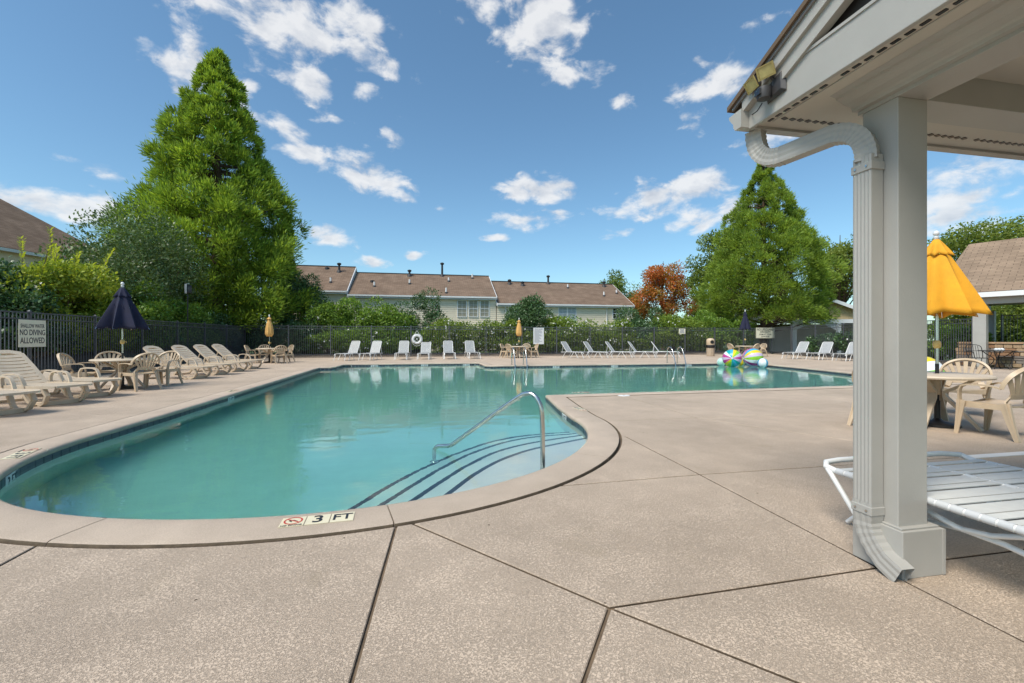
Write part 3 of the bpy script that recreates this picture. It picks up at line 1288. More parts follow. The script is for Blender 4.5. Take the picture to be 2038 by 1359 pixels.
def make_umbrella(canvas, z_top, z_hem, r_hem, sag, closed=False, base=True):
    t = thing('patio_umbrella', 'x', 'umbrella')
    MB().tube([(0, 0, .03), (0, 0, .85)], .022, 12).build('lower_pole', BLACK if base else STEEL, t, True)
    MB().tube([(0, 0, .80), (0, 0, z_top)], .018, 12).build('upper_pole', STEEL, t, True)
    nth = 96

    def skirt(z0, z1, r0, r1, k_, shape, nz=14, wob=.0):
        vs_, fs_ = [], []
        for i in range(nz + 1):
            q = i / nz
            for k in range(nth):
                th = 2 * math.pi * k / nth
                fold = abs(math.sin(4 * th)) ** 1.1
                w_ = .5 + .5 * math.sin(3 * th + 1.3)
                r = (r0 + (r1 - r0) * shape(q)) * (1 - k_ * (q ** .6) * fold * (.75 + .4 * w_))
                z = z0 + (z1 - z0) * q + wob * q * fold
                vs_.append((r * math.cos(th), r * math.sin(th), z))
        for i in range(nz):
            for k in range(nth):
                fs_.append((i * nth + k, i * nth + (k + 1) % nth, (i + 1) * nth + (k + 1) % nth, (i + 1) * nth + k))
        return MB().add(vs_, fs_)
    if closed:
        def shp(q):
            return math.sin(min(1, q * 1.12) * math.pi / 2) ** .8 * (1 - .45 * max(0, q - .85) / .15)
        cnp = skirt(z_top - .10, z_hem, .03, r_hem, sag, shp)
    else:
        cnp = skirt(z_top - .12, z_hem, .05, r_hem, sag, lambda q: q ** .95, wob=.04)
    c = cnp.build('canopy', canvas, t, True)
    so = c.modifiers.new('thickness', 'SOLIDIFY')
    so.thickness = .004
    v = skirt(z_top - .05, z_top - (.30 if not closed else .17), .03, r_hem * (.36 if not closed else .62), .34 if not closed else .15, lambda q: q ** .9, 6, wob=.03)
    v = v.build('vent_cap', canvas, c, True)
    so = v.modifiers.new('thickness', 'SOLIDIFY')
    so.thickness = .004
    MB().lathe([(.012, z_top - .06), (.03, z_top - .04), (.03, z_top - .01), (.015, z_top), (.034, z_top + .02), (.036, z_top + .045),
                (.02, z_top + .07), (.004, z_top + .076)], 14).build('finial', WFRAME, t, True)
    if not closed:
        for k in range(8):
            th = 2 * math.pi * k / 8
            d = Vector((math.cos(th), math.sin(th), 0))
            MB().tube([d * .03 + Vector((0, 0, z_top - .13)), d * (r_hem * .97) + Vector((0, 0, z_hem + .01))], .007, 6).build('rib', STEEL, t)
        for k in (5, 6, 7):
            th = 2 * math.pi * k / 8 + .2
            d = Vector((math.cos(th), math.sin(th), 0)) * r_hem * .36
            z_ = z_top - .12 + (z_hem - z_top + .12) * .36
            MB().tube([d * 1.02 + Vector((0, 0, z_)), d * 1.12 + Vector((.03, .01, z_ - .05)), d * 1.1 + Vector((.05, -.01, z_ - .10))], .008, 6).build('tie', canvas, c)
    zc = 1.12 if not closed else .98
    cr = MB().lathe([(.025, -.06), (.042, -.04), (.046, .0), (.042, .035), (.025, .05)], 12, (0, 0, zc))
    cr.tube([(.04, 0, zc), (.075, 0, zc), (.075, 0, zc - .03)], .010, 8)
    cr.build('crank_housing', mat('crank_yellowed_plastic', (.60, .42, .14), .5, var=.15, vscale=20), t, True)
    if base:
        MB().lathe([(.24, .0), (.24, .03), (.20, .055), (.06, .075), (.035, .10), (.035, .34), (.02, .35)], 28).build('base', BLACK, t, True)
    return t


def make_strap_lounger(bw=.60, back_ang=58):
    """white frame, vinyl straps; the foot end points to -Y"""
    t = thing('strap_lounger', 'x', 'sun lounger')
    hw, zs = bw / 2, .37
    ba = R(back_ang)
    hinge = Vector((0, .22, zs))
    bl = .76
    for sx in (-1, 1):
        MB().tube([(hw * sx, .62, zs - .02), (hw * sx, .2, zs), (hw * sx, -.90, zs), (hw * sx * .98, -.97, zs - .03), (hw * sx * .97, -1.0, zs - .09)], .015, 8).build('side_rail', WFRAME, t, True)
    top = [Vector((sx * (hw - .03), hinge.y + math.cos(ba) * q, hinge.z + math.sin(ba) * q)) for sx, q in
           ((-1, 0), (-1, .4), (-1, bl - .06), (-.82, bl), (.82, bl), (1, bl - .06), (1, .4), (1, 0))]
    bf = MB().tube(top, .014, 8).build('back_frame', WFRAME, t, True)
    st = MB()
    for i in range(13):
        q = .05 + i * (bl - .1) / 12
        y, z = hinge.y + math.cos(ba) * q, hinge.z + math.sin(ba) * q
        rot = Matrix.Rotation(ba, 3, 'X')
        st.box((0, y, z), (bw - .05, .034, .006), rot)
    st.build('back_straps', STRAP, bf, kind='stuff')
    ss_ = MB()
    for i in range(19):
        y = .16 - i * .058
        ss_.box((0, y, zs + .006 - .012 * math.sin(i)), (bw + .02, .043, .006))
    ss_.build('seat_straps', STRAP, t, kind='stuff')
    for sx in (-1, 1):
        for y0, y1 in ((-.86, -1.02), (-.40, -.64), (-.30, -.08), (.28, .50)):
            MB().tube([(hw * sx, y0, zs - .01), (hw * sx * 1.04, (y0 + y1) / 2, zs * .5), (hw * sx * 1.07, y1, .012)], .014, 8).build('leg', WFRAME, t, True)
        MB().tube([(sx * (hw - .05), hinge.y + .28, hinge.z + .42), (sx * (hw - .04), .58, zs - .02)], .010, 6).build('back_prop', WFRAME, t, True)
    return t


def make_resin_lounger(back_ang=42):
    t = thing('resin_lounger', 'x', 'sun lounger')
    zs, hw = .335, .31
    sl = MB().box((0, 0, 0), (.56, .082, .018)).mesh('slat')
    sl.materials.append(RESIN2)
    # seat side frames
    for sx in (-1, 1):
        MB().strip([(hw * sx, .75, zs - .03), (hw * sx, .1, zs), (hw * sx, -.6, zs), (hw * sx * .98, -.92, zs + .01), (hw * sx * .85, -1.02, zs + .012)],
                   Vector((1, 0, 0)), [.03, .038, .038, .036, .03], [.05, .06, .06, .05, .035]).build('side_frame', RESIN2, t, True)
    for i in range(11):
        o = obj('slat', sl, None, t)
        o.location = (0, .04 - i * .0985, zs + .012)
    MB().strip([(-.27, -1.015, zs + .012), (0, -1.05, zs + .012), (.27, -1.015, zs + .012)], Vector((0, 1, 0)), .035, .035).build('foot_bar', RESIN2, t, True)
    # back
    ba = R(back_ang)
    hy, hz, bl = .08, zs + .005, .90
    e = Vector((0, math.cos(ba), math.sin(ba)))
    bk = MB()
    for sx in (-1, 1):
        bk.strip([Vector((sx * .265, hy, hz)), Vector((sx * .265, hy, hz)) + e * .5, Vector((sx * .255, hy, hz)) + e * (bl - .05)],
                 Vector((1, 0, 0)), [.035, .037, .034], .045)
    bk.strip([Vector((-.255, hy, hz)) + e * (bl - .06), Vector((-.1, hy, hz)) + e * bl, Vector((.1, hy, hz)) + e * bl, Vector((.255, hy, hz)) + e * (bl - .06)],
             e, .05, .040)
    bo = bk.build('backrest', RESIN2, t, True)
    bs = MB()
    nn = Vector((0, -math.sin(ba), math.cos(ba)))
    for k in range(9):
        pass
    slb = MB().strip([(-.24, 0, 0), (-.12, 0, -.012), (0, 0, -.016), (.12, 0, -.012), (.24, 0, 0)], Vector((0, 1, 0)), .036, .014).mesh('slat')
    slb.materials.append(RESIN2)
    for i in range(9):
        o = obj('slat', slb, None, bo)
        p = Vector((0, hy, hz)) + e * (.05 + i * .091) + nn * .016
        o.location = p
        o.rotation_euler = (ba, 0, 0)
    for sx in (-1, 1):
        x = .345 * sx
        MB().strip([(x, .10, zs - .01), (x * 1.02, .11, .47), (x * 1.02, .06, .545), (x * 1.02, -.05, .565), (x * 1.02, -.24, .562), (x * 1.01, -.33, .53),
                    (x, -.385, .44), (x * .97, -.43, zs + .0)], Vector((1, 0, 0)), .026, .026).build('armrest', RESIN2, t, True)
        MB().strip([(hw * sx, -.80, zs - .02), (hw * sx * .97, -.88, .2), (hw * sx * .93, -.80, .07), (hw * sx * .9, -.70, .015)], Vector((1, 0, 0)),
                   [.035, .034, .03, .03], [.06, .05, .045, .03]).build('leg', RESIN2, t, True)
        MB().strip([(hw * sx, -.34, zs - .02), (hw * sx * 1.0, -.38, .2), (hw * sx * .97, -.46, .08), (hw * sx * .95, -.58, .015)], Vector((1, 0, 0)),
                   [.035, .034, .03, .03], [.06, .05, .045, .03]).build('leg', RESIN2, t, True)
        MB().strip([(hw * sx, .42, zs - .03), (hw * sx * .97, .50, .16), (hw * sx * .95, .62, .012)], Vector((1, 0, 0)), [.035, .03, .028], .05).build('leg', RESIN2, t, True)
        MB().strip([Vector((sx * .24, hy, hz)) + e * .55, (sx * .25, .66, zs - .02)], Vector((1, 0, 0)), .016, .02).build('back_prop', RESIN2, t, True)
    MB().span(-.27, .27, -.74, -.56, .0, .075).build('skid', RESIN2, t, bevel=.008)
    MB().span(-.26, .26, .56, .63, .0, .05).build('skid', RESIN2, t, bevel=.008)
    return t


def face(frm, to):
    """z rotation that turns local +Y from frm towards to"""
    return math.atan2(-(to[0] - frm[0]), to[1] - frm[1])


chair_p, chair_u = make_chair(), []
table_p, table_u = make_table(), []


def table_set(c, tl, chairs, rot=.3):
    place(table_p, table_u, (c.x, c.y, 0), rot, tl, 'round beige resin patio tables')
    for (p, turn, lab) in chairs:
        q = Vector((p.x, p.y, 0))
        place(chair_p, chair_u, q, face(q, c) + turn, lab, 'beige fan-back resin armchairs')


def cw(X, Y):
    u, v = cam2w(X, Y)
    return Vector((u, v, 0))


# set by the shallow water sign
T1 = cw(-9.25, 10.5)
table_set(T1, 'round beige table under the half-open navy umbrella beside the resin loungers', [
    (cw(-8.62, 10.25), .05, 'beige fan-back armchair turned away from the pool, at the half-open navy umbrella'),
    (cw(-9.80, 10.0), -.30, 'beige armchair beside the empty lounger, at the table with half-open navy umbrella'),
    (cw(-10.05, 11.1), .0, 'beige armchair between fence and the table with the half-open navy umbrella'),
    (cw(-8.95, 11.35), .35, 'beige armchair nearest the row of four loungers, at the half-open navy umbrella')], .9)
# set in the fence corner
T2 = D(536, 21.6)
table_set(T2, 'round beige table under the closed gold umbrella in the fence corner', [
    (D(502, 21.5), 0.1, 'beige armchair by the last lounger, at the fence corner table'),
    (D(528, 22.5), 0.0, 'beige armchair with its back to the fence, at the fence corner table'),
    (D(556, 21.0), -.1, 'beige armchair on the pool side of the fence corner table'),
    (D(570, 22.1), .2, 'beige armchair towards the white loungers, at the fence corner table')], .4)
# set in front of the rules board
T3 = D(1033, 27.2)
table_set(T3, 'round beige table under the closed gold umbrella beside the rules board', [
    (D(1006, 27.6), 0.1, 'beige armchair nearest the six white loungers, at the rules board table'),
    (D(1017, 26.6), -.1, 'beige armchair on the pool side of the rules board table'),
    (D(1045, 27.9), .1, 'beige armchair on the fence side of the rules board table'),
    (D(1061, 27.3), .2, 'beige armchair below the rules board')], .7)
# set behind the beach balls
T4 = D(1483, 28.4)
table_set(T4, 'round beige table under the closed navy umbrella behind the beach balls', [
    (D(1459, 28.3), .1, 'beige armchair towards the litter bin, at the table behind the beach balls'),
    (D(1500, 27.9), .0, 'beige armchair on the pool side of the table behind the beach balls'),
    (D(1514, 28.6), .1, 'beige armchair under the no lifeguard sign')], .2)
# set by the column
T5 = cw(5.81, 6.08)
table_set(T5, 'round beige table under the bright yellow umbrella beyond the white column', [
    (cw(5.98, 5.45), .02, 'beige armchair beside the white expansion strip, at the bright yellow umbrella'),
    (cw(7.15, 7.0), .1, 'beige armchair facing the white column from behind the yellow umbrella table'),
    (cw(5.02, 5.95), .15, 'beige armchair tucked behind the white column at the yellow umbrella table')], R(63))

u1 = make_umbrella(NAVY, 2.46, 1.40, .535, .46)
u1.location, u1.rotation_euler = T1, (0, 0, .2)
tag(u1, 'half-open navy blue patio umbrella with white finial, near the shallow water sign', 'umbrella', 'patio umbrellas')
u5 = make_umbrella(YELLOW, 2.62, 1.50, .53, .36)
u5.location, u5.rotation_euler = T5 + Vector((.05, 0, 0)), (R(-.4), R(1.3), .5)
tag(u5, 'half-open bright yellow patio umbrella beyond the white column', 'umbrella', 'patio umbrellas')
u2 = make_umbrella(TAN, 2.28, 1.28, .20, .16, True)
u2.location = T2
tag(u2, 'closed faded gold patio umbrella in the fence corner', 'umbrella', 'patio umbrellas')
u3 = dup(u2)
u3.location = T3
u3.scale = (1, 1, 1.04)
u3.rotation_euler = (0, 0, .4)
u3['label'] = 'closed faded gold patio umbrella beside the rules board'
u4 = make_umbrella(NAVY, 2.95, 1.72, .36, .3)
u4.location = T4
tag(u4, 'closed navy blue patio umbrella behind the beach balls', 'umbrella', 'patio umbrellas')

# beige loungers along the sign fence; foot towards the pool (local -Y -> +u)
rl_p, rl_u = make_resin_lounger(41), []
rl_flat = make_resin_lounger(8)
RL = 'beige slatted resin sun loungers beside the fence'
place(rl_p, rl_u, (-7.12, 8.55, 0), R(69), 'beige slatted lounger furthest from the navy umbrella, at the end of the row', RL)
place(rl_p, rl_u, (-7.12, 9.74, 0), R(69), 'beige slatted lounger with raised back below the shallow water sign', RL)
rl_flat.location = (-7.28, 10.75, 0)
rl_flat.rotation_euler = (0, 0, R(70))
tag(rl_flat, 'beige slatted lounger laid flat beside the navy umbrella table', 'sun lounger', RL)
for k, (v, lab) in enumerate([(14.9, 'beige slatted lounger right behind the armchairs of the half-open navy umbrella'),
                              (16.35, 'beige slatted lounger second beyond the half-open navy umbrella set'),
                              (17.75, 'beige slatted lounger second before the fence corner table'),
                              (19.15, 'beige slatted lounger next to the fence corner table')]):
    place(rl_p, rl_u, (-7.3, v, 0), R(75 + k), lab, RL)

# white strap loungers
wl_p, wl_u = make_strap_lounger(.60, 62), []
WG = 'white strap loungers facing the pool along the rose hedge'
for px, Y, yaw, lab in [(697, 24.2, R(-13), 'white strap lounger nearest the fence corner table'),
                        (742, 24.6, R(-7), 'second white strap lounger from the fence corner table'),
                        (802, 25.2, R(4), 'third white strap lounger from the fence corner table, before the life ring'),
                        (846, 25.6, R(6), 'white strap lounger just beneath the life ring, its back lower'),
                        (893, 26.0, R(12), 'fifth white strap lounger from the fence corner table, past the life ring'),
                        (938, 26.4, R(17), 'white strap lounger nearest the rules board of the row under the life ring')]:
    o = place(wl_p, wl_u, D(px, Y), yaw - YAW, lab, WG)
    if 'lower' in lab:
        o.scale = (1, 1, .92)
WG2 = 'white strap loungers set slantwise between rules board and litter bin'
wl2_p, wl2_u = make_strap_lounger(.60, 54), []
for k, (px, lab) in enumerate([(1139, 'white strap lounger next to the rules board, set slantwise'),
                               (1184, 'second slantwise white strap lounger from the rules board'),
                               (1228, 'middle one of the five slantwise white strap loungers'),
                               (1273, 'fourth slantwise white strap lounger from the rules board'),
                               (1319, 'slantwise white strap lounger beside the pool ladder by the bin')]):
    place(wl2_p, wl2_u, D(px, 26.9 + .12 * k), R(48 + 6 * k) - YAW, lab, WG2)
WG3 = 'white strap loungers past the no lifeguard sign'
for px, Y, lab in [(1588, 26.0, 'white strap lounger nearest the no lifeguard sign'),
                   (1636, 24.8, 'second white strap lounger from the no lifeguard sign'),
                   (1690, 23.6, 'third white strap lounger from the no lifeguard sign')]:
    place(wl2_p, wl2_u, D(px, Y), R(-62) - YAW, lab, WG3)

# the wide white chaise behind the column
ch = thing('wide_strap_chaise', 'wide white tubular chaise with vinyl straps beside the column base', 'chaise', (2.56, 2.38, 0), R(0))
zs = .36
for x in (0, .66, 1.14):
    rail = MB()
    rail.tube([(x, 0, zs), (x, -.5, zs), (x, -1.9, zs)], .017, 12)
    rail.build('rail', WFRAME, ch, True)
    wr = MB()
    for i in range(30):
        wr.tube([(x, -.04 - i * .062, zs), (x, -.092 - i * .062, zs)], .0205, 12)
    wr.build('strap_wrap', STRAP, ch, True, kind='stuff')
stm = MB().box((0, 0, 0), (1, .050, .005)).mesh('strap')
stm.materials.append(mat('aged_white_strap', (.62, .62, .585), .5, var=.06, vscale=7))
for x0, x1 in ((0, .66), (.66, 1.14)):
    for i in range(30):
        o = obj('strap', stm, None, ch)
        o.location = ((x0 + x1) / 2, -.066 - i * .062, zs + .014 - .006 * (i % 3 == 1))
        o.scale = (x1 - x0, 1, 1)
        o.rotation_euler = (R(random.uniform(-4, 4)), 0, 0)
MB().tube([(.0, -.02, zs), (-.012, .03, zs + .012), (0.03, .07, zs + .025), (.15, .085, zs + .03), (1.0, .085, zs + .03), (1.14, .06, zs + .02), (1.15, .0, zs)], .018, 10).build('end_bar', WFRAME, ch, True)
MB().tube([(-.012, .02, zs), (-.022, -.02, .33), (-.015, -.12, .20), (.0, -.22, .06), (.0, -.24, .015)], .015, 10).build('leg', WFRAME, ch, True)
MB().tube([(1.15, 0, zs), (1.18, -.05, .30), (1.18, -.12, .15), (1.18, -.16, .015)], .015, 10).build('leg', WFRAME, ch, True)
for x in (0.02, 1.12):
    MB().tube([(x, -.34, zs - .02), (x + .03, -.46, .30), (x + .06, -.62, .245), (x + .08, -.80, .235), (x + .1, -1.0, .20), (x + .1, -1.25, .10), (x + .1, -1.38, .015)], .014, 10).build('leg', WFRAME, ch, True)
    MB().tube([(x, -.95, zs - .02), (x + .04, -.78, .27), (x + .08, -.55, .225), (x + .1, -.30, .20), (x + .1, -.1, .12), (x + .1, .0, .015)], .013, 10).build('leg', WFRAME, ch, True)
MB().tube([(.1, -1.3, .07), (1.2, -1.3, .07)], .012, 8).build('cross_bar', WFRAME, ch, True)


# ================================================================== POOLSIDE FITTINGS
# stair handrail
hA = G(1080, 912)
hB = GW(864, 918, WL, -.62)
dv = hB - Vector((hA.x, hA.y, hB.z))
L_ = math.hypot(dv.x, dv.y)
dn = Vector((dv.x / L_, dv.y / L_, 0))


def rp(q, z):
    p = Vector((hA.x, hA.y, 0)) + dn * q
    return Vector((p.x, p.y, z))


hr = thing('stair_handrail', 'brushed stainless handrail over the curved pool steps', 'handrail', (0, 0, 0))


def rail_at(px, py):
    """point of the rail's own upright plane"""
    lo_, hi_ = -.3, L_ + .3
    for _ in range(40):
        q_ = (lo_ + hi_) / 2
        p_ = rp(q_, 0)
        X_ = p_.x * math.cos(YAW) - p_.y * math.sin(YAW)
        Y_ = p_.x * math.sin(YAW) + p_.y * math.cos(YAW)
        if CX + FPX * X_ / Y_ > px:
            lo_ = q_
        else:
            hi_ = q_
    return rp(q_, HC + (HOR - py) * Y_ / FPX)


top = rail_at(1056, 783)
pts = [rp(0, -.29), rp(0, .2), rail_at(1079, 835), rail_at(1077, 812), rail_at(1070, 795), rail_at(1058, 784), rail_at(1044, 784), rail_at(1030, 791), rail_at(1000, 812), rail_at(960, 841),
       rail_at(920, 870), rail_at(902, 883), rail_at(893, 887), rail_at(880, 887.5), rail_at(871, 888.5), rail_at(866.5, 893), rp(L_, rail_at(866, 905).z), rp(L_, -.61)]
MB().tube(smooth_line(pts, 4), .024, 14).build('rail_tube', STEEL, hr, True)
MB().lathe([(.05, -.005), (.05, .008), (.026, .014)], 20, rp(L_, -.617)).build('flange', STEEL, hr, True)


def ladder(px, Ydeck, v_edge, label):
    u_, _ = onv(px, v_edge)
    t = thing('pool_ladder', label, 'pool ladder', (u_, v_edge, 0), 0, 'stainless pool ladders')
    for sx in (-.27, .27):
        p = [(sx, .62, .0), (sx, .62, .45), (sx, .58, .66), (sx, .46, .76), (sx, .32, .76), (sx, .18, .66), (sx, .02, .35), (sx, -.10, 0), (sx, -.14, -.25), (sx, -.14, -.95)]
        MB().tube(smooth_line([Vector(q) for q in p], 4), .023, 10).build('rail', STEEL, t, True)
        MB().lathe([(.05, 0), (.05, .012), (.025, .02)], 14, (sx, .62, .001)).build('flange', STEEL, t, True)
    for z in (-.3, -.58, -.86):
        MB().span(-.27, .27, -.19, -.09, z - .012, z + .012).build('tread', WFRAME, t)


ladder(1036, 0, 19.12, 'stainless pool ladder in front of the rules board table')
ladder(1352, 0, 19.15, 'stainless pool ladder near the litter bin and beach balls')


# depth markers
def slash_icon(parent, loc, rot, r):
    ring_ = MB()
    for k in range(32):
        a, b = 2 * math.pi * k / 32, 2 * math.pi * (k + 1) / 32
        for q in (0,):
            ring_.add([(r * math.cos(a), r * math.sin(a), .001), (r * math.cos(b), r * math.sin(b), .001), (r * .82 * math.cos(b), r * .82 * math.sin(b), .001),
                       (r * .82 * math.cos(a), r * .82 * math.sin(a), .001)], [(0, 1, 2, 3)])
    ring_.box((0, 0, .001), (2 * r * .9, r * .13, .0008), Matrix.Rotation(R(-38), 3, 'Z'))
    o = ring_.build('no_diving_mark', RED, parent)
    o.location, o.rotation_euler = loc, rot
    f = MB()
    f.strip([(-.45 * r, .10 * r, .0006), (.05 * r, .12 * r, .0006), (.3 * r, -.12 * r, .0006)], Vector((0, 1, 0)), r * .09, .0006)
    f.lathe([(r * .11, 0), (r * .11, .0008)], 10, (.38 * r, -.2 * r, .0002))
    f.strip([(-.45 * r, .10 * r, .0006), (-.1 * r, -.30 * r, .0006)], Vector((1, 0, 0)), r * .07, .0006)
    o2 = f.build('diver_mark', INK, parent)
    o2.location, o2.rotation_euler = loc, rot


def marker(center, ang, label, size=.15, big=True, z=.013):
    """row of tiles set into the coping: mark, number, FT; ang = direction of reading"""
    t = thing('depth_marker', label, 'depth marker', (center[0], center[1], z), ang, 'tiled depth markers set in the coping')
    tm = MB().box((0, 0, .002), (size - .006, size - .006, .004))
    for k in (-1, 0, 1):
        o = tm.build('marker_tile', DTILE, t)
        o.location = (k * size, 0, 0)
    slash_icon(t, (-size, .012, .0045), (0, 0, 0), size * .38)
    text('NO DIVING', size * .16, INK, t, (-size, -size * .40, .0048), (0, 0, 0), 'small_lettering')
    text('3', size * 1.02, INK, t, (0, 0, .0048), (0, 0, 0), 'number')
    text('FT', size * .86, INK, t, (size, 0, .0048), (0, 0, 0), 'lettering', .92)
    return t


c0 = G(636, 1031)
a_ = math.atan2(c0.y - PC[1], c0.x - PC[0])
marker((PC[0] + 3.275 * math.cos(a_), PC[1] + 3.275 * math.sin(a_)), a_ + math.pi / 2, '3 FT no diving tile marker on the rounded end of the coping')
c1 = G(1150, 816)
marker((2.56, c1.y), R(95), '3 FT no diving tile marker by the curved steps at the inner corner', .13)
c2 = G(12, 908)
a_ = math.atan2(c2.y - PC[1], c2.x - PC[0])
marker((PC[0] + 3.29 * math.cos(a_), PC[1] + 3.29 * math.sin(a_)), a_ + math.pi / 2, '3 FT no diving tile marker on the coping of the lounger side, rounded end')
marker((3.35, 9.19), math.pi, '3 FT no diving tile marker on the straight coping near the skimmer lid', .13)
marker((-4.25, 11.0), R(-90), '3 FT no diving tile marker on the coping before the navy umbrella', .13)


def wall_marker(s_, label):
    p, t = on_outline(s_)
    inn = Vector((-t.y, t.x))
    c = p + inn * .0145
    o = thing('waterline_marker', label, 'depth marker', (c.x, c.y, -.125), math.atan2(t.y, t.x) + math.pi, 'white 3 FT tiles in the waterline band')
    MB().span(-.15, .15, -.002, .004, -.074, .074).build('marker_tile', SIGNG, o)
    text('3 FT', .125, INK, o, (0, -.0035, .01), (R(90), 0, 0), 'lettering')


wall_marker(nearest_s(G(44, 928)[:2]), 'white 3 FT waterline tile at the rounded end of the lounger side')
wall_marker(nearest_s((-4.06, 10.4)), 'white 3 FT waterline tile below the coping near the navy umbrella')
wall_marker(nearest_s((2.22, 6.95)), 'white 3 FT waterline tile beside the curved steps')
for uu, lab in ((-2.3, 'white waterline tile below the second white lounger'), (.0, 'white waterline tile below the life ring'), (2.0, 'white waterline tile before the wall recess')):
    wall_marker(nearest_s((uu, 21.5)), lab)
for uu, lab in ((5.8, 'white waterline tile between the ladder rails by the rules board'), (8.6, 'white waterline tile below the first slantwise lounger'), (12.4, 'white waterline tile next to the ladder by the bin')):
    wall_marker(nearest_s((uu, 19.1)), lab)
sk = thing('skimmer_lid', 'round white skimmer lid set in the deck near the straight coping', 'lid', (4.09, 8.62, .0))
MB().lathe([(.125, .0), (.125, .006), (.118, .009)], 28).build('lid', WFRAME, sk, True)
MB().lathe([(.02, .009), (.02, .011)], 12).build('finger_hole', DARKG, sk)

# beach balls
BCOL = {n_: mat('ball_' + n_, c_, .28, var=.04, vscale=3) for n_, c_ in dict(
    lime=(.30, .62, .04), yellow=(.80, .62, .02), teal=(.0, .36, .36), sky=(.06, .40, .62), pink=(.55, .06, .28), lilac=(.66, .52, .68),
    white=(.78, .80, .80), blue=(.03, .30, .58), mint=(.45, .72, .62)).items()}


def ball(c, r, cols, axis, label):
    t = thing('beach_ball', label, 'beach ball', c, 0, 'inflatable beach balls')
    q = Vector((0, 0, 1)).rotation_difference(Vector(axis).normalized())
    t.rotation_mode = 'QUATERNION'
    t.rotation_quaternion = q
    k = len(cols)
    for i, cn in enumerate(cols):
        vs_, fs_ = [], []
        na, nz = 4, 16
        for a in range(na + 1):
            for z in range(nz + 1):
                th = 2 * math.pi * (i + a / na) / k
                ph = math.pi * z / nz
                vs_.append((r * math.sin(ph) * math.cos(th), r * math.sin(ph) * math.sin(th), r * math.cos(ph)))
        for a in range(na):
            for z in range(nz):
                p = a * (nz + 1) + z
                fs_.append((p, p + nz + 1, p + nz + 2, p + 1))
        me = bpy.data.meshes.new('panel')
        me.from_pydata(vs_, [], fs_)
        obj('panel', me, BCOL[cn], t, True)
    MB().lathe([(.0, 0), (r * .1, 0), (r * .1, r * .02), (0, r * .025)], 14, (0, 0, r * .995), cap=False).build('end_cap', BCOL['white'], t, True)
    MB().lathe([(.0, 0), (r * .1, 0), (r * .1, -r * .02), (0, -r * .025)], 14, (0, 0, -r * .995), cap=False).build('end_cap', BCOL['white'], t, True)


c12 = ['lime', 'yellow', 'sky', 'teal', 'white', 'pink', 'lilac', 'pink', 'yellow', 'lime', 'teal', 'sky', 'teal', 'lilac', 'pink', 'lilac']
b1 = D(1457, 20.0)
ball((b1.x, b1.y, .29), .405, c12, Vector((-b1.x, -b1.y, 1.2)), 'large beach ball with many coloured wedges fanning from its centre')
b2 = D(1498, 20.3)
rgt = Vector((math.cos(YAW), -math.sin(YAW), .10))
ball((b2.x, b2.y, .31), .43, ['sky', 'yellow', 'lilac', 'lime', 'white', 'pink', 'lilac', 'pink'] * 2, rgt, 'large beach ball showing level stripes of yellow, lime and purple')
b3 = D(1518, 19.6)
ball((b3.x, b3.y, .10), .215, ['white', 'blue', 'white', 'sky'], (0.05, .02, 1), 'small blue and white beach ball floating beside the pool edge')
b4 = D(1475, 20.75)
ball((b4.x, b4.y, .08), .19, ['yellow', 'lime', 'yellow', 'white'], (.2, 0, 1), 'small yellow ball squeezed between the two large beach balls')
b5 = D(1436, 20.6)
ball((b5.x, b5.y, .09), .205, ['mint', 'white', 'mint', 'white'], (.3, 0, 1), 'small pale mint ball peeking out behind the wedge-patterned ball')
b6 = D(1832, 9.6)
ball((b6.x, b6.y, .41), .41, ['lime', 'lilac', 'white', 'lilac', 'lime', 'sky', 'yellow', 'white', 'lime', 'sky', 'yellow', 'white'], rgt, 'striped beach ball on the deck behind the yellow umbrella table')

# litter bin
bp_ = D(1414, 29.6)
bi = thing('litter_bin', 'pebbled beige litter bin with domed lid and black liner by the fence', 'litter bin', (bp_.x, bp_.y, 0), -YAW)
MB().lathe([(.23, 0), (.25, .03), (.26, .62), (.25, .64)], 10).build('body', BIN, bi)
MB().lathe([(.262, .55), (.275, .60), (.28, .68), (.268, .74), (.25, .75)], 20).build('liner', BAG, bi)
MB().lathe([(.25, .74), (.26, .76), (.26, 1.05), (.235, 1.13), (.15, 1.19), (.02, 1.21)], 20).build('lid', RESIN, bi, True)
op = MB()
op.lathe([(.0, 0), (.12, 0), (.12, .02), (0, .02)], 20, cap=False)
o = op.build('opening', BLACK, bi)
o.location, o.rotation_euler = (0, -.245, .95), (R(90), 0, 0)

# life ring on the far fence
lu, lY = onv(830, FV - .09)
lr = thing('life_ring', 'white life ring with rope hung on the black fence', 'life ring', (lu, FV - .09, ZD(675, lY)), 0)
MB().tube([(.25 * math.cos(a), 0, .25 * math.sin(a)) for a in np.linspace(0, 2 * math.pi, 33)[:-1]], .085, 10, True, (1, 1)).build('ring', SIGNG, lr, True)
for k in range(4):
    a = R(45 + 90 * k)
    MB().tube([(.25 * math.cos(a) + .088 * math.cos(a) * math.cos(b), .092 * math.sin(b), .25 * math.sin(a) + .088 * math.sin(a) * math.cos(b)) for b in np.linspace(0, 2 * math.pi, 13)[:-1]], .014, 6, True).build('band', WFRAME, lr, True)
MB().tube([(.34 * math.cos(a), -.04, .34 * math.sin(a) - (.10 if math.sin(a) < 0 else 0) * abs(math.sin(a))) for a in np.linspace(0, 2 * math.pi, 33)[:-1]], .012, 6, True).build('grab_rope', SIGNG, lr, True)
MB().tube([(-.2, .02, .24), (0, 0, .56), (.2, .02, .24)], .02, 6).build('hanger', WFRAME, lr, True)
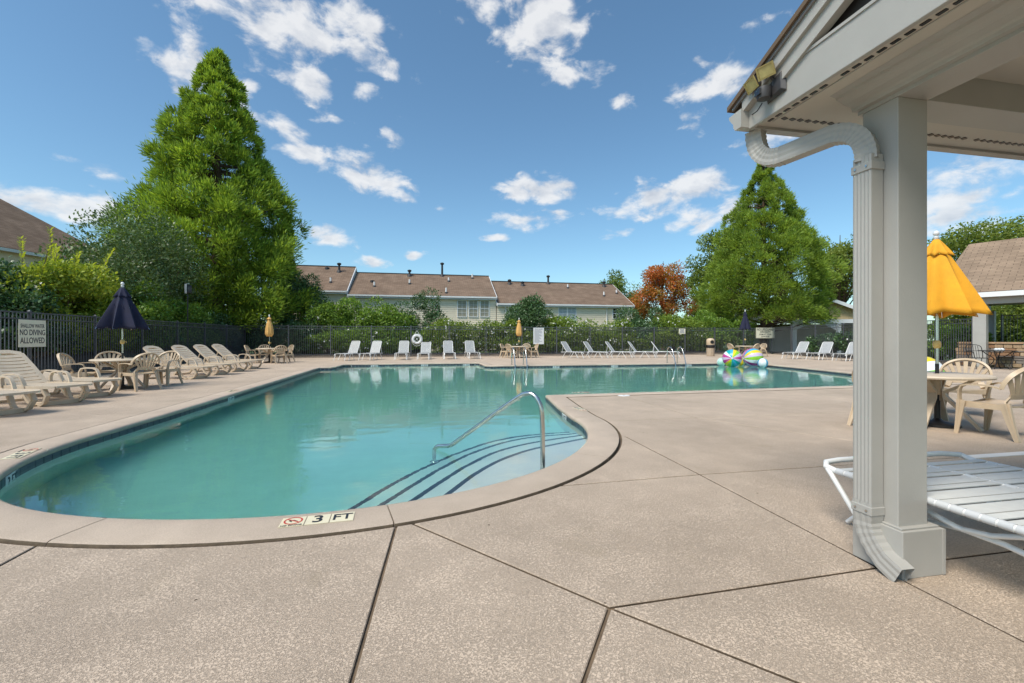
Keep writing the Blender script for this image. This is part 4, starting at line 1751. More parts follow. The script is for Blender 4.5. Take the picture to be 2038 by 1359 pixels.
MB().tube([(-.1, .02, .1), (0, -.05, .02), (.1, .02, -.12), (0, -.05, -.02), (-.12, .02, -.1), (0, -.05, .03), (.1, .02, .1)], .012, 6).build('coiled_rope', SIGNG, lr, True)


# signs
def sign(name, label, loc, rotz, w_, h_, board, frame=None):
    t = thing(name, label, 'sign', loc, rotz)
    MB().span(-w_ / 2, w_ / 2, -.004, .004, -h_ / 2, h_ / 2).build('board', board, t)
    if frame:
        b = .018
        fr = MB()
        fr.span(-w_ / 2 + b, w_ / 2 - b, -.0056, -.0042, h_ / 2 - 2 * b, h_ / 2 - 1.5 * b)
        fr.span(-w_ / 2 + b, w_ / 2 - b, -.0056, -.0042, -h_ / 2 + 1.5 * b, -h_ / 2 + 2 * b)
        fr.span(-w_ / 2 + b, -w_ / 2 + 1.5 * b, -.0056, -.0042, -h_ / 2 + 2 * b, h_ / 2 - 2 * b)
        fr.span(w_ / 2 - 1.5 * b, w_ / 2 - b, -.0056, -.0042, -h_ / 2 + 2 * b, h_ / 2 - 2 * b)
        fr.build('border', frame, t)
    return t


RX = (R(90), 0, 0)
v_, Y_ = onu(65, FU + .06)
s1 = sign('warning_sign', 'cream sign reading SHALLOW WATER NO DIVING ALLOWED on the black fence', (FU + .06, v_, ZD(663.5, Y_)), R(90), .86, .74, SIGNW)
text('SHALLOW WATER', .150, INK, s1, (0, -.005, .20), RX, squeeze=.60)
text('NO DIVING', .215, INK, s1, (0, -.005, 0.02), RX, squeeze=.72)
text('ALLOWED', .225, INK, s1, (0, -.005, -.20), RX, squeeze=.72)
u_, Y_ = onv(1072, FV - .06)
s2 = sign('rules_board', 'tall white pool rules board with dense grey print on the fence', (u_, FV - .06, ZD(668.5, Y_)), 0, .74, 1.12, SIGNG, WFRAME)
text('POOL RULES', .10, INK, s2, (0, -.005, .46), RX, 'heading', .95)
pr = MB()
rr = random.Random(5)
for k in range(22):
    pr.span(-.29, -.29 + rr.uniform(.30, .57), -.0056, -.0042, .375 - k * .039, .39 - k * .039)
pr.build('print_lines', INKG, s2)
u_, Y_ = onv(1357.5, FV - .06)
s3 = sign('small_sign', 'small white sign with blue print on the fence between ladder and bin', (u_, FV - .06, ZD(659, Y_)), 0, .52, .37, SIGNW)
pr = MB()
for k, w_ in enumerate((.34, .28, .36, .40)):
    pr.span(-w_ / 2, w_ / 2, -.0056, -.0042, .10 - k * .075, .135 - k * .075)
pr.build('print_lines', INKB, s3)
u_, Y_ = onv(1523, FV - .07)
s4 = sign('warning_sign', 'cream sign reading NO LIFEGUARD ON DUTY on the fence behind the beach balls', (u_, FV - .07, ZD(662.5, Y_)), 0, 1.62, .80, SIGNW, INK)
text('NO LIFEGUARD', .23, INK, s4, (0, -.006, .25), RX, squeeze=.88)
text('ON DUTY', .23, INK, s4, (0, -.006, .06), RX, squeeze=.88)
text('SWIM AT YOUR', .15, INK, s4, (0, -.006, -.12), RX)
text('OWN RISK', .15, INK, s4, (0, -.006, -.27), RX)


# ================================================================== NEAR PAVILION
pv = thing('near_pavilion', 'white pool pavilion with square column, vented soffit, gutter and ribbed downspout', 'pavilion', (2.45, 1.9, 0))


def PV(mb, name, m, parent=None, **k):
    par_ = parent or pv
    mb.v = [(x - 2.45, y - 1.9, z) for x, y, z in mb.v]
    return mb.build(name, m, par_, **k)


V0, U1 = -6.5, 9.5
col = PV(MB().span(2.352, 2.537, 1.815, 2.0, .20, 2.425), 'column', WHITEP, bevel=.004)
PV(MB().span(2.328, 2.588, 1.775, 2.038, 0, .236), 'column_base', WHITEP, col, bevel=.004)
PV(MB().prism([(2.340, 1.79), (2.575, 1.79), (2.575, 2.022), (2.340, 2.022)], .236, .246), 'base_cap', WHITEP, col, bevel=.003)
PV(MB().span(2.574, 2.591, 1.770, 1.7745, .004, .234), 'corner_trim', WHITEP, col)
PV(MB().span(2.346, 2.543, V0, 2.024, 2.425, 2.60), 'beam', WHITEP, bevel=.003)
PV(MB().span(2.5435, U1, 1.818, 2.006, 2.425, 2.60), 'beam', WHITEP, bevel=.003)
# stacked crown along the beam
pf = [(2.3455, 2.445), (2.318, 2.447), (2.312, 2.462), (2.300, 2.470), (2.262, 2.480), (2.232, 2.494), (2.212, 2.500), (2.206, 2.512), (2.168, 2.519), (2.3455, 2.519)]
m_ = len(pf)
cr = MB()
cr.add([(u, v, z) for v in (V0, 2.03) for u, z in pf], [tuple(range(m_)), tuple(range(m_, 2 * m_))[::-1]] + [(i, (i + 1) % m_, m_ + (i + 1) % m_, m_ + i) for i in range(m_)])
PV(cr, 'crown_moulding', WHITEP)
PV(MB().span(2.012, 2.345, V0, 2.396, 2.52, 2.535), 'soffit', CEIL)
PV(MB().span(2.3455, U1, 2.026, 2.396, 2.521, 2.535), 'soffit', CEIL)
PV(MB().span(2.5435, U1, V0, 1.817, 2.575, 2.60), 'ceiling', CEIL)
slot = MB().box((0, 0, 0), (.017, .036, .006)).mesh('vent_slot')
slot.materials.append(BLACK)
for i in range(46):
    if i % 15 == 7:
        continue
    o = obj('vent_slot', slot, None, pv)
    o.location = (2.052 - 2.45, 2.315 - i * .060 - 1.9, 2.5185)
slot2 = MB().box((0, 0, 0), (.036, .024, .006)).mesh('vent_slot')
slot2.materials.append(BLACK)
for i in range(84):
    if i % 15 == 11:
        continue
    o = obj('vent_slot', slot2, None, pv)
    o.location = (2.12 + i * .055 - 2.45, 2.285 - 1.9, 2.5195)
    o.rotation_euler = (0, 0, R(20))
for v in (1.0, -.4, -1.8):
    PV(MB().span(2.07, 2.345, v - .004, v + .004, 2.5165, 2.5195), 'panel_seam', CEIL)
PV(MB().span(2.075, 2.082, V0, 2.33, 2.5155, 2.5198), 'panel_seam', WHITEP)
PV(MB().span(1.985, 2.011, V0, 2.42, 2.505, 2.72), 'frieze_board', WHITEP, bevel=.003)
PV(MB().span(1.978, 1.9845, V0, 2.0, 2.708, 2.724), 'frieze_cap', WHITEP)
PV(MB().span(2.0115, U1, 2.397, 2.418, 2.505, 2.66), 'eave_board', WHITEP)
# gable: dark recessed wall, rake boards, roof slope
pit = .43
ve, ze, vr = 2.47, 2.70, -2.2
zr = ze + (ve - vr) * pit
gv = MB()
gv.add([(2.05, 2.3, 2.70), (2.05, vr, zr - .16), (2.05, vr - (2.3 - vr), 2.70)], [(0, 1, 2)])
PV(gv, 'gable_wall', mat('gable_louvre', (.055, .05, .05), .8, var=.2, vscale=3))


def slope_bar(u0, u1, top, dep, v_a, v_b):
    """board lying along the roof slope between two positions; top = offset below the roof line"""
    za, zb = ze + (ve - v_a) * pit - top, ze + (ve - v_b) * pit - top
    mb = MB()
    mb.add([(u0, v_a, za), (u1, v_a, za), (u1, v_b, zb), (u0, v_b, zb), (u0, v_a, za - dep), (u1, v_a, za - dep), (u1, v_b, zb - dep), (u0, v_b, zb - dep)],
           [(0, 1, 2, 3), (4, 7, 6, 5), (0, 4, 5, 1), (2, 6, 7, 3), (0, 3, 7, 4), (1, 5, 6, 2)])
    return mb


PV(slope_bar(1.945, 1.984, .022, .085, 2.43, vr), 'rake_board', WHITEP)
PV(slope_bar(1.965, 2.011, .1075, .085, 2.26, vr), 'rake_board', WHITEP)
PV(slope_bar(1.915, U1, -.012, .030, 2.53, vr), 'roof', ROOFN)
PV(slope_bar(1.93, 1.9445, .019, .02, 2.5, vr), 'drip_edge', mat('drip_edge_metal', (.30, .28, .26), .4, metal=.6))
mbk = slope_bar(1.915, U1, -.012, .030, 2.53, vr)
mbk.v = [(x, 2 * vr - y - .003, z) for x, y, z in mbk.v]
PV(mbk, 'roof', ROOFN)
# K-style gutter with end cap
gp = [(2.419, 2.515), (2.475, 2.515), (2.488, 2.535), (2.492, 2.56), (2.518, 2.592), (2.530, 2.612), (2.530, 2.622), (2.524, 2.622), (2.512, 2.596), (2.486, 2.565), (2.470, 2.522), (2.424, 2.522), (2.424, 2.63), (2.419, 2.63)]
m_ = len(gp)
gt = MB()
gt.add([(u, v, z) for u in (1.935, U1) for v, z in gp], [(i, (i + 1) % m_, m_ + (i + 1) % m_, m_ + i) for i in range(m_)] + [tuple(range(m_)), tuple(range(m_, 2 * m_))])
gutter = PV(gt, 'gutter', WHITEP)
ec = [(2.419, 2.515), (2.475, 2.515), (2.488, 2.535), (2.492, 2.56), (2.518, 2.592), (2.530, 2.612), (2.530, 2.622), (2.419, 2.628)]
PV(MB().add([(u, v, z) for u in (1.930, 1.9345) for v, z in ec], [tuple(range(8)), tuple(range(8, 16))] + [(i, (i + 1) % 8, 8 + (i + 1) % 8, 8 + i) for i in range(8)]), 'end_cap', WHITEP, gutter)

# ribbed rectangular downspout swept along its path
DW, DT = .050, .037


def spout_ring(p, t_, side, crimp=1.0):
    """cross-section: ribbed on the outer face"""
    s_ = Vector(side)
    s_ = (s_ - t_ * s_.dot(t_)).normalized()
    nrm = t_.cross(s_)
    pr_ = []
    nr = 5
    for k in range(nr * 2 + 1):
        x = -DW + 2 * DW * k / (nr * 2)
        pr_.append((x, -DT - (.003 if k % 2 else 0)))
    for k in range(nr * 2 + 1):
        x = DW - 2 * DW * k / (nr * 2)
        pr_.append((x, DT))
    return [p + (s_ * x + nrm * y) * crimp for x, y in pr_]


def spout(path, side, name, crimps=None):
    path = [Vector(p) for p in path]
    vs_, fs_, m_ = [], [], 22
    for i, p in enumerate(path):
        t_ = (path[min(i + 1, len(path) - 1)] - path[max(i - 1, 0)]).normalized()
        sd_ = side[i] if isinstance(side, list) else side
        vs_ += spout_ring(p, t_, sd_, crimps[i] if crimps else 1)
    for i in range(len(path) - 1):
        for k in range(m_):
            fs_.append((i * m_ + k, i * m_ + (k + 1) % m_, (i + 1) * m_ + (k + 1) % m_, (i + 1) * m_ + k))
    return MB().add(vs_, fs_)


du, dvv = 2.308, 1.935                                  # the vertical run stands against the column's pool-ward face
ds = thing('downspout', 'ribbed white downspout bending from the gutter down the column', 'downspout', (du, dvv, 0))


def DS(mb, name, parent=None, m=WHITEP, **k):
    mb.v = [(x - du, y - dvv, z) for x, y, z in mb.v]
    return mb.build(name, m, parent or ds, **k)


SV = Vector((0, 1, 0))
DS(spout([(du, dvv, 2.16), (du, dvv, .27)], SV, 'run'), 'straight_run')
# top elbow: from vertical over to the gutter outlet
g0 = Vector((2.07, 2.462, 2.51))


def bez(p0, p1, p2, n_):
    return [(1 - t_) ** 2 * Vector(p0) + 2 * t_ * (1 - t_) * Vector(p1) + t_ * t_ * Vector(p2) for t_ in np.linspace(0, 1, n_)]


# swept in the slanted vertical plane that joins outlet and column
hd = (Vector((g0.x, g0.y, 0)) - Vector((du, dvv, 0)))
hl = hd.length
hd.normalize()
sd = Vector((0, 0, 1)).cross(hd)


def rect_sweep(path, hw_, ht_, side, crimp=None, ribs=3):
    """box-section pipe with side axis fixed, ribbed on both broad faces"""
    vs_, fs_ = [], []
    path = [Vector(p) for p in path]
    prof_ = []
    k_ = ribs * 2
    for i in range(k_ + 1):
        prof_.append((-hw_ + 2 * hw_ * i / k_, -ht_ - (.0025 if i % 2 else 0)))
    for i in range(k_ + 1):
        prof_.append((hw_ - 2 * hw_ * i / k_, ht_ + (.0025 if i % 2 else 0)))
    m_ = len(prof_)
    for i, p in enumerate(path):
        t_ = (path[min(i + 1, len(path) - 1)] - path[max(i - 1, 0)]).normalized()
        s_ = (side - t_ * side.dot(t_)).normalized()
        n_ = t_.cross(s_)
        c_ = crimp[i] if crimp else 1
        for x, y in prof_:
            vs_.append(p + s_ * (y * c_) + n_ * (x * c_))
    for i in range(len(path) - 1):
        for k in range(m_):
            fs_.append((i * m_ + k, i * m_ + (k + 1) % m_, (i + 1) * m_ + (k + 1) % m_, (i + 1) * m_ + k))
    return MB().add(vs_, fs_)


def crimped(n_):
    return [1 - .06 * (i % 2) for i in range(n_)]


def pl(q, z):
    return Vector((du, dvv, z)) + hd * q


el1 = bez(pl(0, 2.14), pl(0, 2.33), pl(.17, 2.335), 23)
DS(rect_sweep(el1, DW, DT, sd, crimped(23)), 'elbow')
DS(rect_sweep([pl(.165, 2.335), pl(hl - .155, 2.31)], DW * .97, DT * .97, sd), 'slanted_run')
el2 = bez(pl(hl - .16, 2.31), pl(hl, 2.30), pl(hl, 2.51), 23)
DS(rect_sweep(el2, DW, DT, sd, crimped(23)), 'elbow')
el3 = [Vector((du, dvv, .34)), Vector((du, dvv, .27))] + bez((du, dvv, .25), (du, dvv, .155), (du - .004, dvv - .10, .075), 11) + [Vector((du - .006, dvv - .185, .035))]
cr3 = [1.04, 1.04] + crimped(11) + [1]
DS(rect_sweep(el3, DW, DT, Vector((1, 0, 0)), cr3), 'foot_elbow')
for z in (2.10, .30):
    DS(MB().span(du - .045, du + .043, dvv - .056, dvv + .056, z - .022, z + .022), 'strap', bevel=.003)
    for yy in (-.03, .03):
        o = MB().lathe([(.006, 0), (.006, .004)], 8).build('screw', STEEL, ds)
        o.location, o.rotation_euler = (-.0455, yy, z), (0, R(-90), 0)

# floodlight with motion sensor on the gable corner
vF, YF = onu(1530, 1.975)
fl = thing('floodlight', 'twin yellowed floodlights with dark motion sensor on the gable corner', 'floodlight', (1.983, 2.20, 2.66))
pm = MB()
pm.add([(-.004, -.10, -.09), (-.004, .07, -.11), (-.004, .06, .02), (-.004, -.09, .07), (-.03, -.075, -.07), (-.03, .05, -.09), (-.03, .045, .005), (-.03, -.07, .045)],
       [(0, 1, 2, 3), (4, 7, 6, 5), (0, 4, 5, 1), (1, 5, 6, 2), (2, 6, 7, 3), (3, 7, 4, 0)])
pm.build('mounting_plate', DARKG, fl, bevel=.004)
fl.scale = (.82, .82, .82)
se = MB().lathe([(.02, -.05), (.042, -.045), (.05, -.01), (.046, .03), (.02, .045)], 16, (-.072, .03, -.05))
se.build('motion_sensor', DARKG, fl, True)
MB().span(-.128, -.112, .005, .055, -.075, -.035).build('sensor_lens', GLASSD, fl)
for yy, zz, rz in ((-.005, .085, 20), (.125, .065, -8)):
    rt = Matrix.Rotation(R(rz), 3, 'Z') @ Matrix.Rotation(R(-28), 3, 'Y')
    hb = MB()
    hv = [(-.018, sy * .058, sz_ * .042) for sy, sz_ in ((-1, -1), (1, -1), (1, 1), (-1, 1))] + [(.04, sy * .036, sz_ * .026) for sy, sz_ in ((-1, -1), (1, -1), (1, 1), (-1, 1))]
    hb.add([rt @ Vector(p) for p in hv], [(0, 1, 2, 3), (4, 7, 6, 5), (0, 4, 5, 1), (1, 5, 6, 2), (2, 6, 7, 3), (3, 7, 4, 0)])
    h = hb.build('lamp_head', DARKG, fl, bevel=.006)
    h.location = (-.075, yy, zz)
    fr_ = MB()
    for q0, q1, w0, w1 in ((-.060, -.048, -.044, .044), (.048, .060, -.044, .044)):
        fr_.add([rt @ Vector((x, y, z)) for x in (-.026, -.0185) for y in (q0, q1) for z in (w0, w1)], [(0, 1, 3, 2), (4, 6, 7, 5), (0, 4, 5, 1), (2, 3, 7, 6), (0, 2, 6, 4), (1, 5, 7, 3)])
    for w0, w1 in ((-.044, -.034), (.034, .044)):
        fr_.add([rt @ Vector((x, y, z)) for x in (-.0255, -.0185) for y in (-.048, .048) for z in (w0, w1)], [(0, 1, 3, 2), (4, 6, 7, 5), (0, 4, 5, 1), (2, 3, 7, 6), (0, 2, 6, 4), (1, 5, 7, 3)])
    fr_.build('lens_frame', mat('aged_lens_frame', (.42, .33, .12), .5), h)
    g_ = MB().box((-.0205, 0, 0), (.003, .094, .066), rt)
    g_.v = [tuple(rt @ (rt.inverted() @ Vector(p))) for p in g_.v]
    ctr = rt @ Vector((-.0205, 0, 0))
    g_.v = [tuple(Vector(p) - Vector((-.0205, 0, 0)) + ctr) for p in g_.v]
    g_.build('lens', LAMPG, h)
    MB().tube([(.03, 0, -.03), (.05, 0, -.06), (.05, -yy * .4, -.10)], .010, 8).build('swivel_arm', DARKG, h)
MB().tube([(-.05, .07, -.10), (-.04, .13, -.125), (-.03, .19, -.12), (-.005, .225, -.10)], .004, 6).build('cord', BLACK, fl)



# ================================================================== BUILDINGS
def uv_roof(me, udir, vdir):
    """metric UVs for the shingle courses"""
    l = me.uv_layers.new(name='UVMap')
    for p in me.polygons:
        for li in p.loop_indices:
            co = me.vertices[me.loops[li].vertex_index].co
            l.data[li].uv = (co.dot(udir), co.dot(vdir))


def slab_roof(name, pts, th, m, parent, udir):
    """roof plane from four corners (eave a, eave b, ridge b, ridge a) with thickness"""
    P_ = [Vector(p) for p in pts]
    nn = (P_[1] - P_[0]).cross(P_[-1] - P_[0]).normalized()
    if nn.z < 0:
        nn = -nn
    k = len(P_)
    mb = MB()
    mb.add([p for p in P_] + [p - nn * th for p in P_], [tuple(range(k)), tuple(range(k, 2 * k))[::-1]] + [(i, (i + 1) % k, k + (i + 1) % k, k + i) for i in range(k)])
    o = mb.build(name, m, parent)
    ud = Vector(udir).normalized()
    uv_roof(o.data, ud, nn.cross(ud))
    return o


def window(parent, u, z, w_, h_, v, panes, glass=BLIND, sill=True):
    """flat-on window on a wall facing -v: frame, panes of a sash window, muntins"""
    f = MB()
    b = .07
    f.span(u - w_ / 2 - b, u - w_ / 2, v - .06, v + .02, z - h_ / 2 - b, z + h_ / 2 + b)
    f.span(u + w_ / 2, u + w_ / 2 + b, v - .06, v + .02, z - h_ / 2 - b, z + h_ / 2 + b)
    f.span(u - w_ / 2, u + w_ / 2, v - .06, v + .02, z + h_ / 2, z + h_ / 2 + b)
    f.span(u - w_ / 2, u + w_ / 2, v - .07, v + .02, z - h_ / 2 - b, z - h_ / 2)
    f.span(u - w_ / 2, u + w_ / 2, v - .05, v + .0, z - .03, z + .03)
    for k in range(1, panes):
        x = u - w_ / 2 + w_ * k / panes
        f.span(x - .012, x + .012, v - .035, v - .015, z - h_ / 2, z + h_ / 2)
    for q in (-.25, .25):
        f.span(u - w_ / 2, u + w_ / 2, v - .034, v - .016, z + h_ * q - .012, z + h_ * q + .012)
    fo = f.build('window', TRIMW, parent)
    for q in (-1, 1):
        MB().span(u - w_ / 2, u + w_ / 2, v - .012, v - .004, z + (0.03 if q > 0 else -h_ / 2), z + (h_ / 2 if q > 0 else -.03)).build('pane', glass, fo)


TV = 42.0


def townhouse(label, u0, u1, ze_, zr_, wins, vents, gable_r=False, gable_l=False):
    t = thing('townhouse', label, 'townhouse', ((u0 + u1) / 2, TV, 0), 0, 'joined cream townhouses behind the hedge')
    t.location = (0, 0, 0)
    dep = 10.0
    MB().span(u0, u1, TV + .04, TV + dep, 0, ze_).build('wall', SIDING, t)
    bd = MB()
    z = 2.0
    while z < ze_ - .15:
        bd.add([(u0, TV + .02, z + .19), (u1, TV + .02, z + .19), (u1, TV - .012, z), (u0, TV - .012, z), (u0, TV + .04, z + .19), (u1, TV + .04, z + .19), (u1, TV + .04, z), (u0, TV + .04, z)],
               [(0, 1, 2, 3), (2, 3, 7, 6), (0, 3, 7, 4), (1, 2, 6, 5)])
        z += .19
    bd.build('siding', SIDING, t, kind='stuff')
    ov = .35
    slab_roof('roof', [(u0, TV - ov, ze_), (u1, TV - ov, ze_), (u1, TV + dep / 2, zr_), (u0, TV + dep / 2, zr_)], .14, ROOF, t, (1, 0, 0))
    slab_roof('roof', [(u0, TV + dep + ov, ze_), (u1, TV + dep + ov, ze_), (u1, TV + dep / 2, zr_), (u0, TV + dep / 2, zr_)], .14, ROOF, t, (1, 0, 0))
    MB().span(u0, u1, TV + dep / 2 - .12, TV + dep / 2 + .12, zr_ - .03, zr_ + .05).build('ridge_cap', ROOFVENT, t)
    g = MB().span(u0, u1, TV - ov - .13, TV - ov - .005, ze_ - .16, ze_ - .02).build('gutter', TRIMW, t)
    MB().span(u0, u1, TV - ov, TV + .03, ze_ - .30, ze_ - .20).build('soffit', TRIMW, t)
    for ue, yes in ((u0, gable_l), (u1, gable_r)):
        # the step between two roofs shows as a white rake board with siding below
        s_ = -1 if ue == u0 else 1
        mb = MB()
        mb.add([(ue - .0 * s_, TV, ze_ - .9), (ue, TV + dep, ze_ - .9), (ue, TV + dep, ze_ - .1), (ue, TV + dep / 2, zr_ - .16), (ue, TV, ze_ - .1)], [(0, 1, 2, 3, 4)])
        mb.v = [(x - .02 * s_, y, z) for x, y, z in mb.v]
        mb.build('gable', SIDING, t)
        for a, b in (((TV - ov), (TV + dep / 2)), ((TV + dep + ov), (TV + dep / 2))):
            MB().add([(ue + q * s_, y, z + dz) for q in (.0, .06) for y, z in ((a, ze_), (b, zr_)) for dz in (-.26, -.015)],
                     [(0, 1, 3, 2), (4, 6, 7, 5), (0, 2, 6, 4), (1, 5, 7, 3), (0, 4, 5, 1), (2, 3, 7, 6)]).build('rake_board', TRIMW, t)
    for w_ in wins:
        window(t, *w_)
    pitch = (zr_ - ze_) / (dep / 2 + ov)
    for (px, py, h_, kind) in vents:
        # the vent's foot lies on the roof plane: march along the ray
        s_ = (px - CX) / FPX
        e_ = (HOR - py) / FPX
        Y = TV
        for _ in range(60):
            u = Y * (s_ * math.cos(YAW) + math.sin(YAW))
            v = Y * (-s_ * math.sin(YAW) + math.cos(YAW))
            zr = ze_ + (v - TV + ov) * pitch
            Y += (zr - (HC + e_ * Y)) / (e_ - pitch * .98) * .6
        z = HC + e_ * Y
        v = min(v, TV + dep / 2 - .2)
        z = ze_ + (v - TV + ov) * pitch
        if kind == 'pipe':
            mb = MB().lathe([(.26, -.15), (.20, .12), (.11, .2), (.10, h_ - .1), (.10, h_)], 10, (u, v, z))
            mb.lathe([(.17, h_ - .12), (.20, h_ - .06), (.20, h_ + .04), (.06, h_ + .10)], 10, (u, v, z))
            mb.build('flue', ROOFVENT, t, True)
        elif kind == 'white':
            MB().lathe([(.08, -.1), (.08, h_)], 8, (u, v, z)).build('vent_pipe', TRIMW, t)
            MB().lathe([(.18, -.14), (.12, .10)], 8, (u, v, z)).build('flashing', ROOFVENT, t)
        else:
            MB().lathe([(.20, -.12), (.20, .14), (.05, .18)], 8, (u, v, z)).build('vent_cap', ROOFVENT, t)
    return t


def wz(y0, y1, Y):
    return ZD((y0 + y1) / 2, Y), abs(y1 - y0) * Y / FPX


wins_mid = []
for px in (919.5, 942, 964.5):
    u, Y = onv(px, TV)
    z, h = wz(599, 630, Y)
    wins_mid.append((u, z, .78, h, TV, 2))
townhouse('cream townhouse with brown roof and three tall windows side by side', -6.75, 6.75, 5.15, 7.85, wins_mid,
          [(815, 549, .55, 'pipe'), (880, 549, 1.3, 'pipe'), (940, 554, .45, 'white'), (741, 561, 0, 'cap'), (745, 570, .45, 'white'), (815, 565, .45, 'white'), (893, 560, .4, 'white'), (888, 583, .5, 'white')], True, True)
wins_r = []
for px in (1120, 1138):
    u, Y = onv(px, TV)
    z, h = wz(614, 636, Y)
    wins_r.append((u, z, .80, h + .2, TV, 2, mat('curtained_glass', (.44, .48, .50), .4, var=.1, vscale=4)))
u, Y = onv(1229, TV)
z, h = wz(616, 631, Y)
wins_r.append((u, z, 1.0, h + .2, TV, 3, GLASSD))
th_r = townhouse('cream townhouse with hipped-off brown roof end beside the red tree', 6.82, 20.9, 4.55, 7.32, wins_r,
                 [(1014, 565, .4, 'pipe'), (1040, 568, .35, 'pipe'), (1091, 564, .8, 'pipe'), (1130, 573, .4, 'white'), (1202, 570, .5, 'pipe'), (1202, 589, .45, 'white'), (1227, 584, .4, 'white')], True, False)
u, _ = onv(1207, TV)
MB().tube([(u, TV - .40, 4.45), (u, TV - .30, 4.30), (u, TV - .1, 4.15), (u, TV - .1, 1)], .05, 8).build('downspout', TRIMW, th_r)
u, _ = onv(996, TV)
MB().tube([(u + .5, TV - .40, 4.45), (u + .5, TV - .1, 4.2), (u + .5, TV - .1, 1)], .05, 8).build('downspout', TRIMW, th_r)
townhouse('cream townhouse with the highest brown roof beside the tall conifer', -13, -6.82, 5.45, 8.4, [],
          [(675, 541, .8, 'pipe'), (651, 535, 0, 'cap'), (658, 562, .45, 'white')], True, True)


def hip_house(name, label, c, rot, L_, W_, ze_, zr_, wallm, roofm, hip=1.0):
    t = thing(name, label, 'house', c, rot)
    MB().span(-L_ / 2 + .4, L_ / 2 - .4, -W_ / 2 + .4, W_ / 2 - .4, 0, ze_ - .05).build('wall', wallm, t)
    r = W_ / 2 * hip
    A = [(-L_ / 2, -W_ / 2, ze_), (L_ / 2, -W_ / 2, ze_), (L_ / 2, W_ / 2, ze_), (-L_ / 2, W_ / 2, ze_)]
    r0, r1 = (-L_ / 2 + r, 0, zr_), (L_ / 2 - r, 0, zr_)
    slab_roof('roof', [A[0], A[1], r1, r0], .12, roofm, t, (1, 0, 0))
    slab_roof('roof', [A[2], A[3], r0, r1], .12, roofm, t, (-1, 0, 0))
    if hip > 0:
        slab_roof('roof', [A[1], A[2], r1], .12, roofm, t, (0, 1, 0))
        slab_roof('roof', [A[3], A[0], r0], .12, roofm, t, (0, -1, 0))
    fa = MB()
    fa.span(-L_ / 2, L_ / 2, -W_ / 2 - .1, -W_ / 2 + .02, ze_ - .24, ze_ - .05)
    fa.span(-L_ / 2, L_ / 2, W_ / 2 - .02, W_ / 2 + .1, ze_ - .24, ze_ - .05)
    fa.span(-L_ / 2 - .1, -L_ / 2, -W_ / 2, W_ / 2, ze_ - .24, ze_ - .05)
    fa.span(L_ / 2, L_ / 2 + .1, -W_ / 2, W_ / 2, ze_ - .24, ze_ - .05)
    fa.build('fascia', TRIMW, t)
    return t


hip_house('hip_roof_house', 'house with long brown hip roof showing above the lime shrub', D(-190, 31, 0), R(-14), 22, 13, 6.9, 12.2, SIDING, ROOF)
hip_house('far_house', 'small far house whose brown roof shows above the fence past the pavilion', D(1968, 42, 0), R(30), 8, 7, 2.7, 3.5, SIDING, ROOFN)

# clubhouse behind the right conifer: tan shingled gable, porch with arch
cb = thing('clubhouse', 'tan shingled clubhouse gable with white rake behind the three white loungers', 'clubhouse', D(1620, 36.5, 0), -YAW - R(10))
gw, gz, gp_ = 10.5, 2.75, .40
apx = (0, gz + gw / 2 * gp_)
MB().add([(-gw / 2, 0, gz), (gw / 2, 0, gz), (0, 0, apx[1]), (-gw / 2, 9, gz), (gw / 2, 9, gz), (0, 9, apx[1])], [(0, 1, 2), (3, 5, 4), (0, 3, 4, 1)]).build('gable_wall', TANSH, cb)
sh = MB()
rr = random.Random(9)
z = gz
while z < apx[1] - .3:
    half = (apx[1] - z) / gp_ - .2
    x = -half
    while x < half:
        w_ = rr.uniform(.12, .22)
        sh.box((x + w_ / 2, -.02, z + .11), (w_ - .008, .03, .21 + rr.uniform(-.01, .01)), Matrix.Rotation(R(-5), 3, 'X'))
        x += w_
    z += .2
sh.build('shingles', TANSH, cb, kind='stuff')
for s_ in (-1, 1):
    slab_roof('roof', [(s_ * (gw / 2 + .7), -.55, gz - .28), (s_ * (gw / 2 + .7), 9.5, gz - .28), (0, 9.5, apx[1] + .02), (0, -.55, apx[1] + .02)], .1, ROOFN, cb, (0, 1, 0))
    P0, P1 = Vector((s_ * (gw / 2 + .7), -.60, gz - .42)), Vector((0, -.60, apx[1] - .12))
    MB().strip([P0, P1], Vector((0, 0, 1)), .13, .06).build('rake_board', TRIMW, cb)
MB().span(-gw / 2, gw / 2, -.35, .05, gz - .32, gz - .01).build('porch_beam', TRIMW, cb)
MB().span(-gw / 2, gw / 2, 3.0, 3.1, 0, gz - .3).build('porch_wall', mat('porch_wall_beige', (.66, .60, .46), .7, var=.06, vscale=2), cb)
for x in (-gw / 2 + .2, -1.6, 1.7, gw / 2 - .2):
    MB().span(x - .17, x + .17, -.32, .02, 0, gz - .32).build('porch_post', TRIMW, cb, bevel=.01)
for x0, x1 in ((-1.43, 1.53),):
    ar = MB()
    pts_ = [(x0 + (x1 - x0) * k / 16, gz - .9 + .56 * math.sin(math.pi * k / 16)) for k in range(17)]
    ar.add([(x, -.2, z) for x, z in pts_] + [(x, -.2, gz - .33) for x, z in pts_] + [(x, -.1, z) for x, z in pts_] + [(x, -.1, gz - .33) for x, z in pts_],
           [(k, k + 1, 18 + k, 17 + k) for k in range(16)] + [(34 + k, 51 + k, 52 + k, 35 + k) for k in range(16)] + [(k, 34 + k, 35 + k, k + 1) for k in range(16)])
    ar.build('arch', TRIMW, cb)

# far pavilion with stone seat wall
e_ = Vector((.37, -.93, 0)).normalized()
n_ = Vector((.93, .37, 0)).normalized()
E0 = Vector((22.0, 15.6, 0))
fp = thing('stone_pavilion', 'far pavilion with brown roof on white columns behind the bright yellow umbrella', 'pavilion', E0, 0)


def fpq(a, b, z):
    p = e_ * a + n_ * b
    return (p.x, p.y, z)


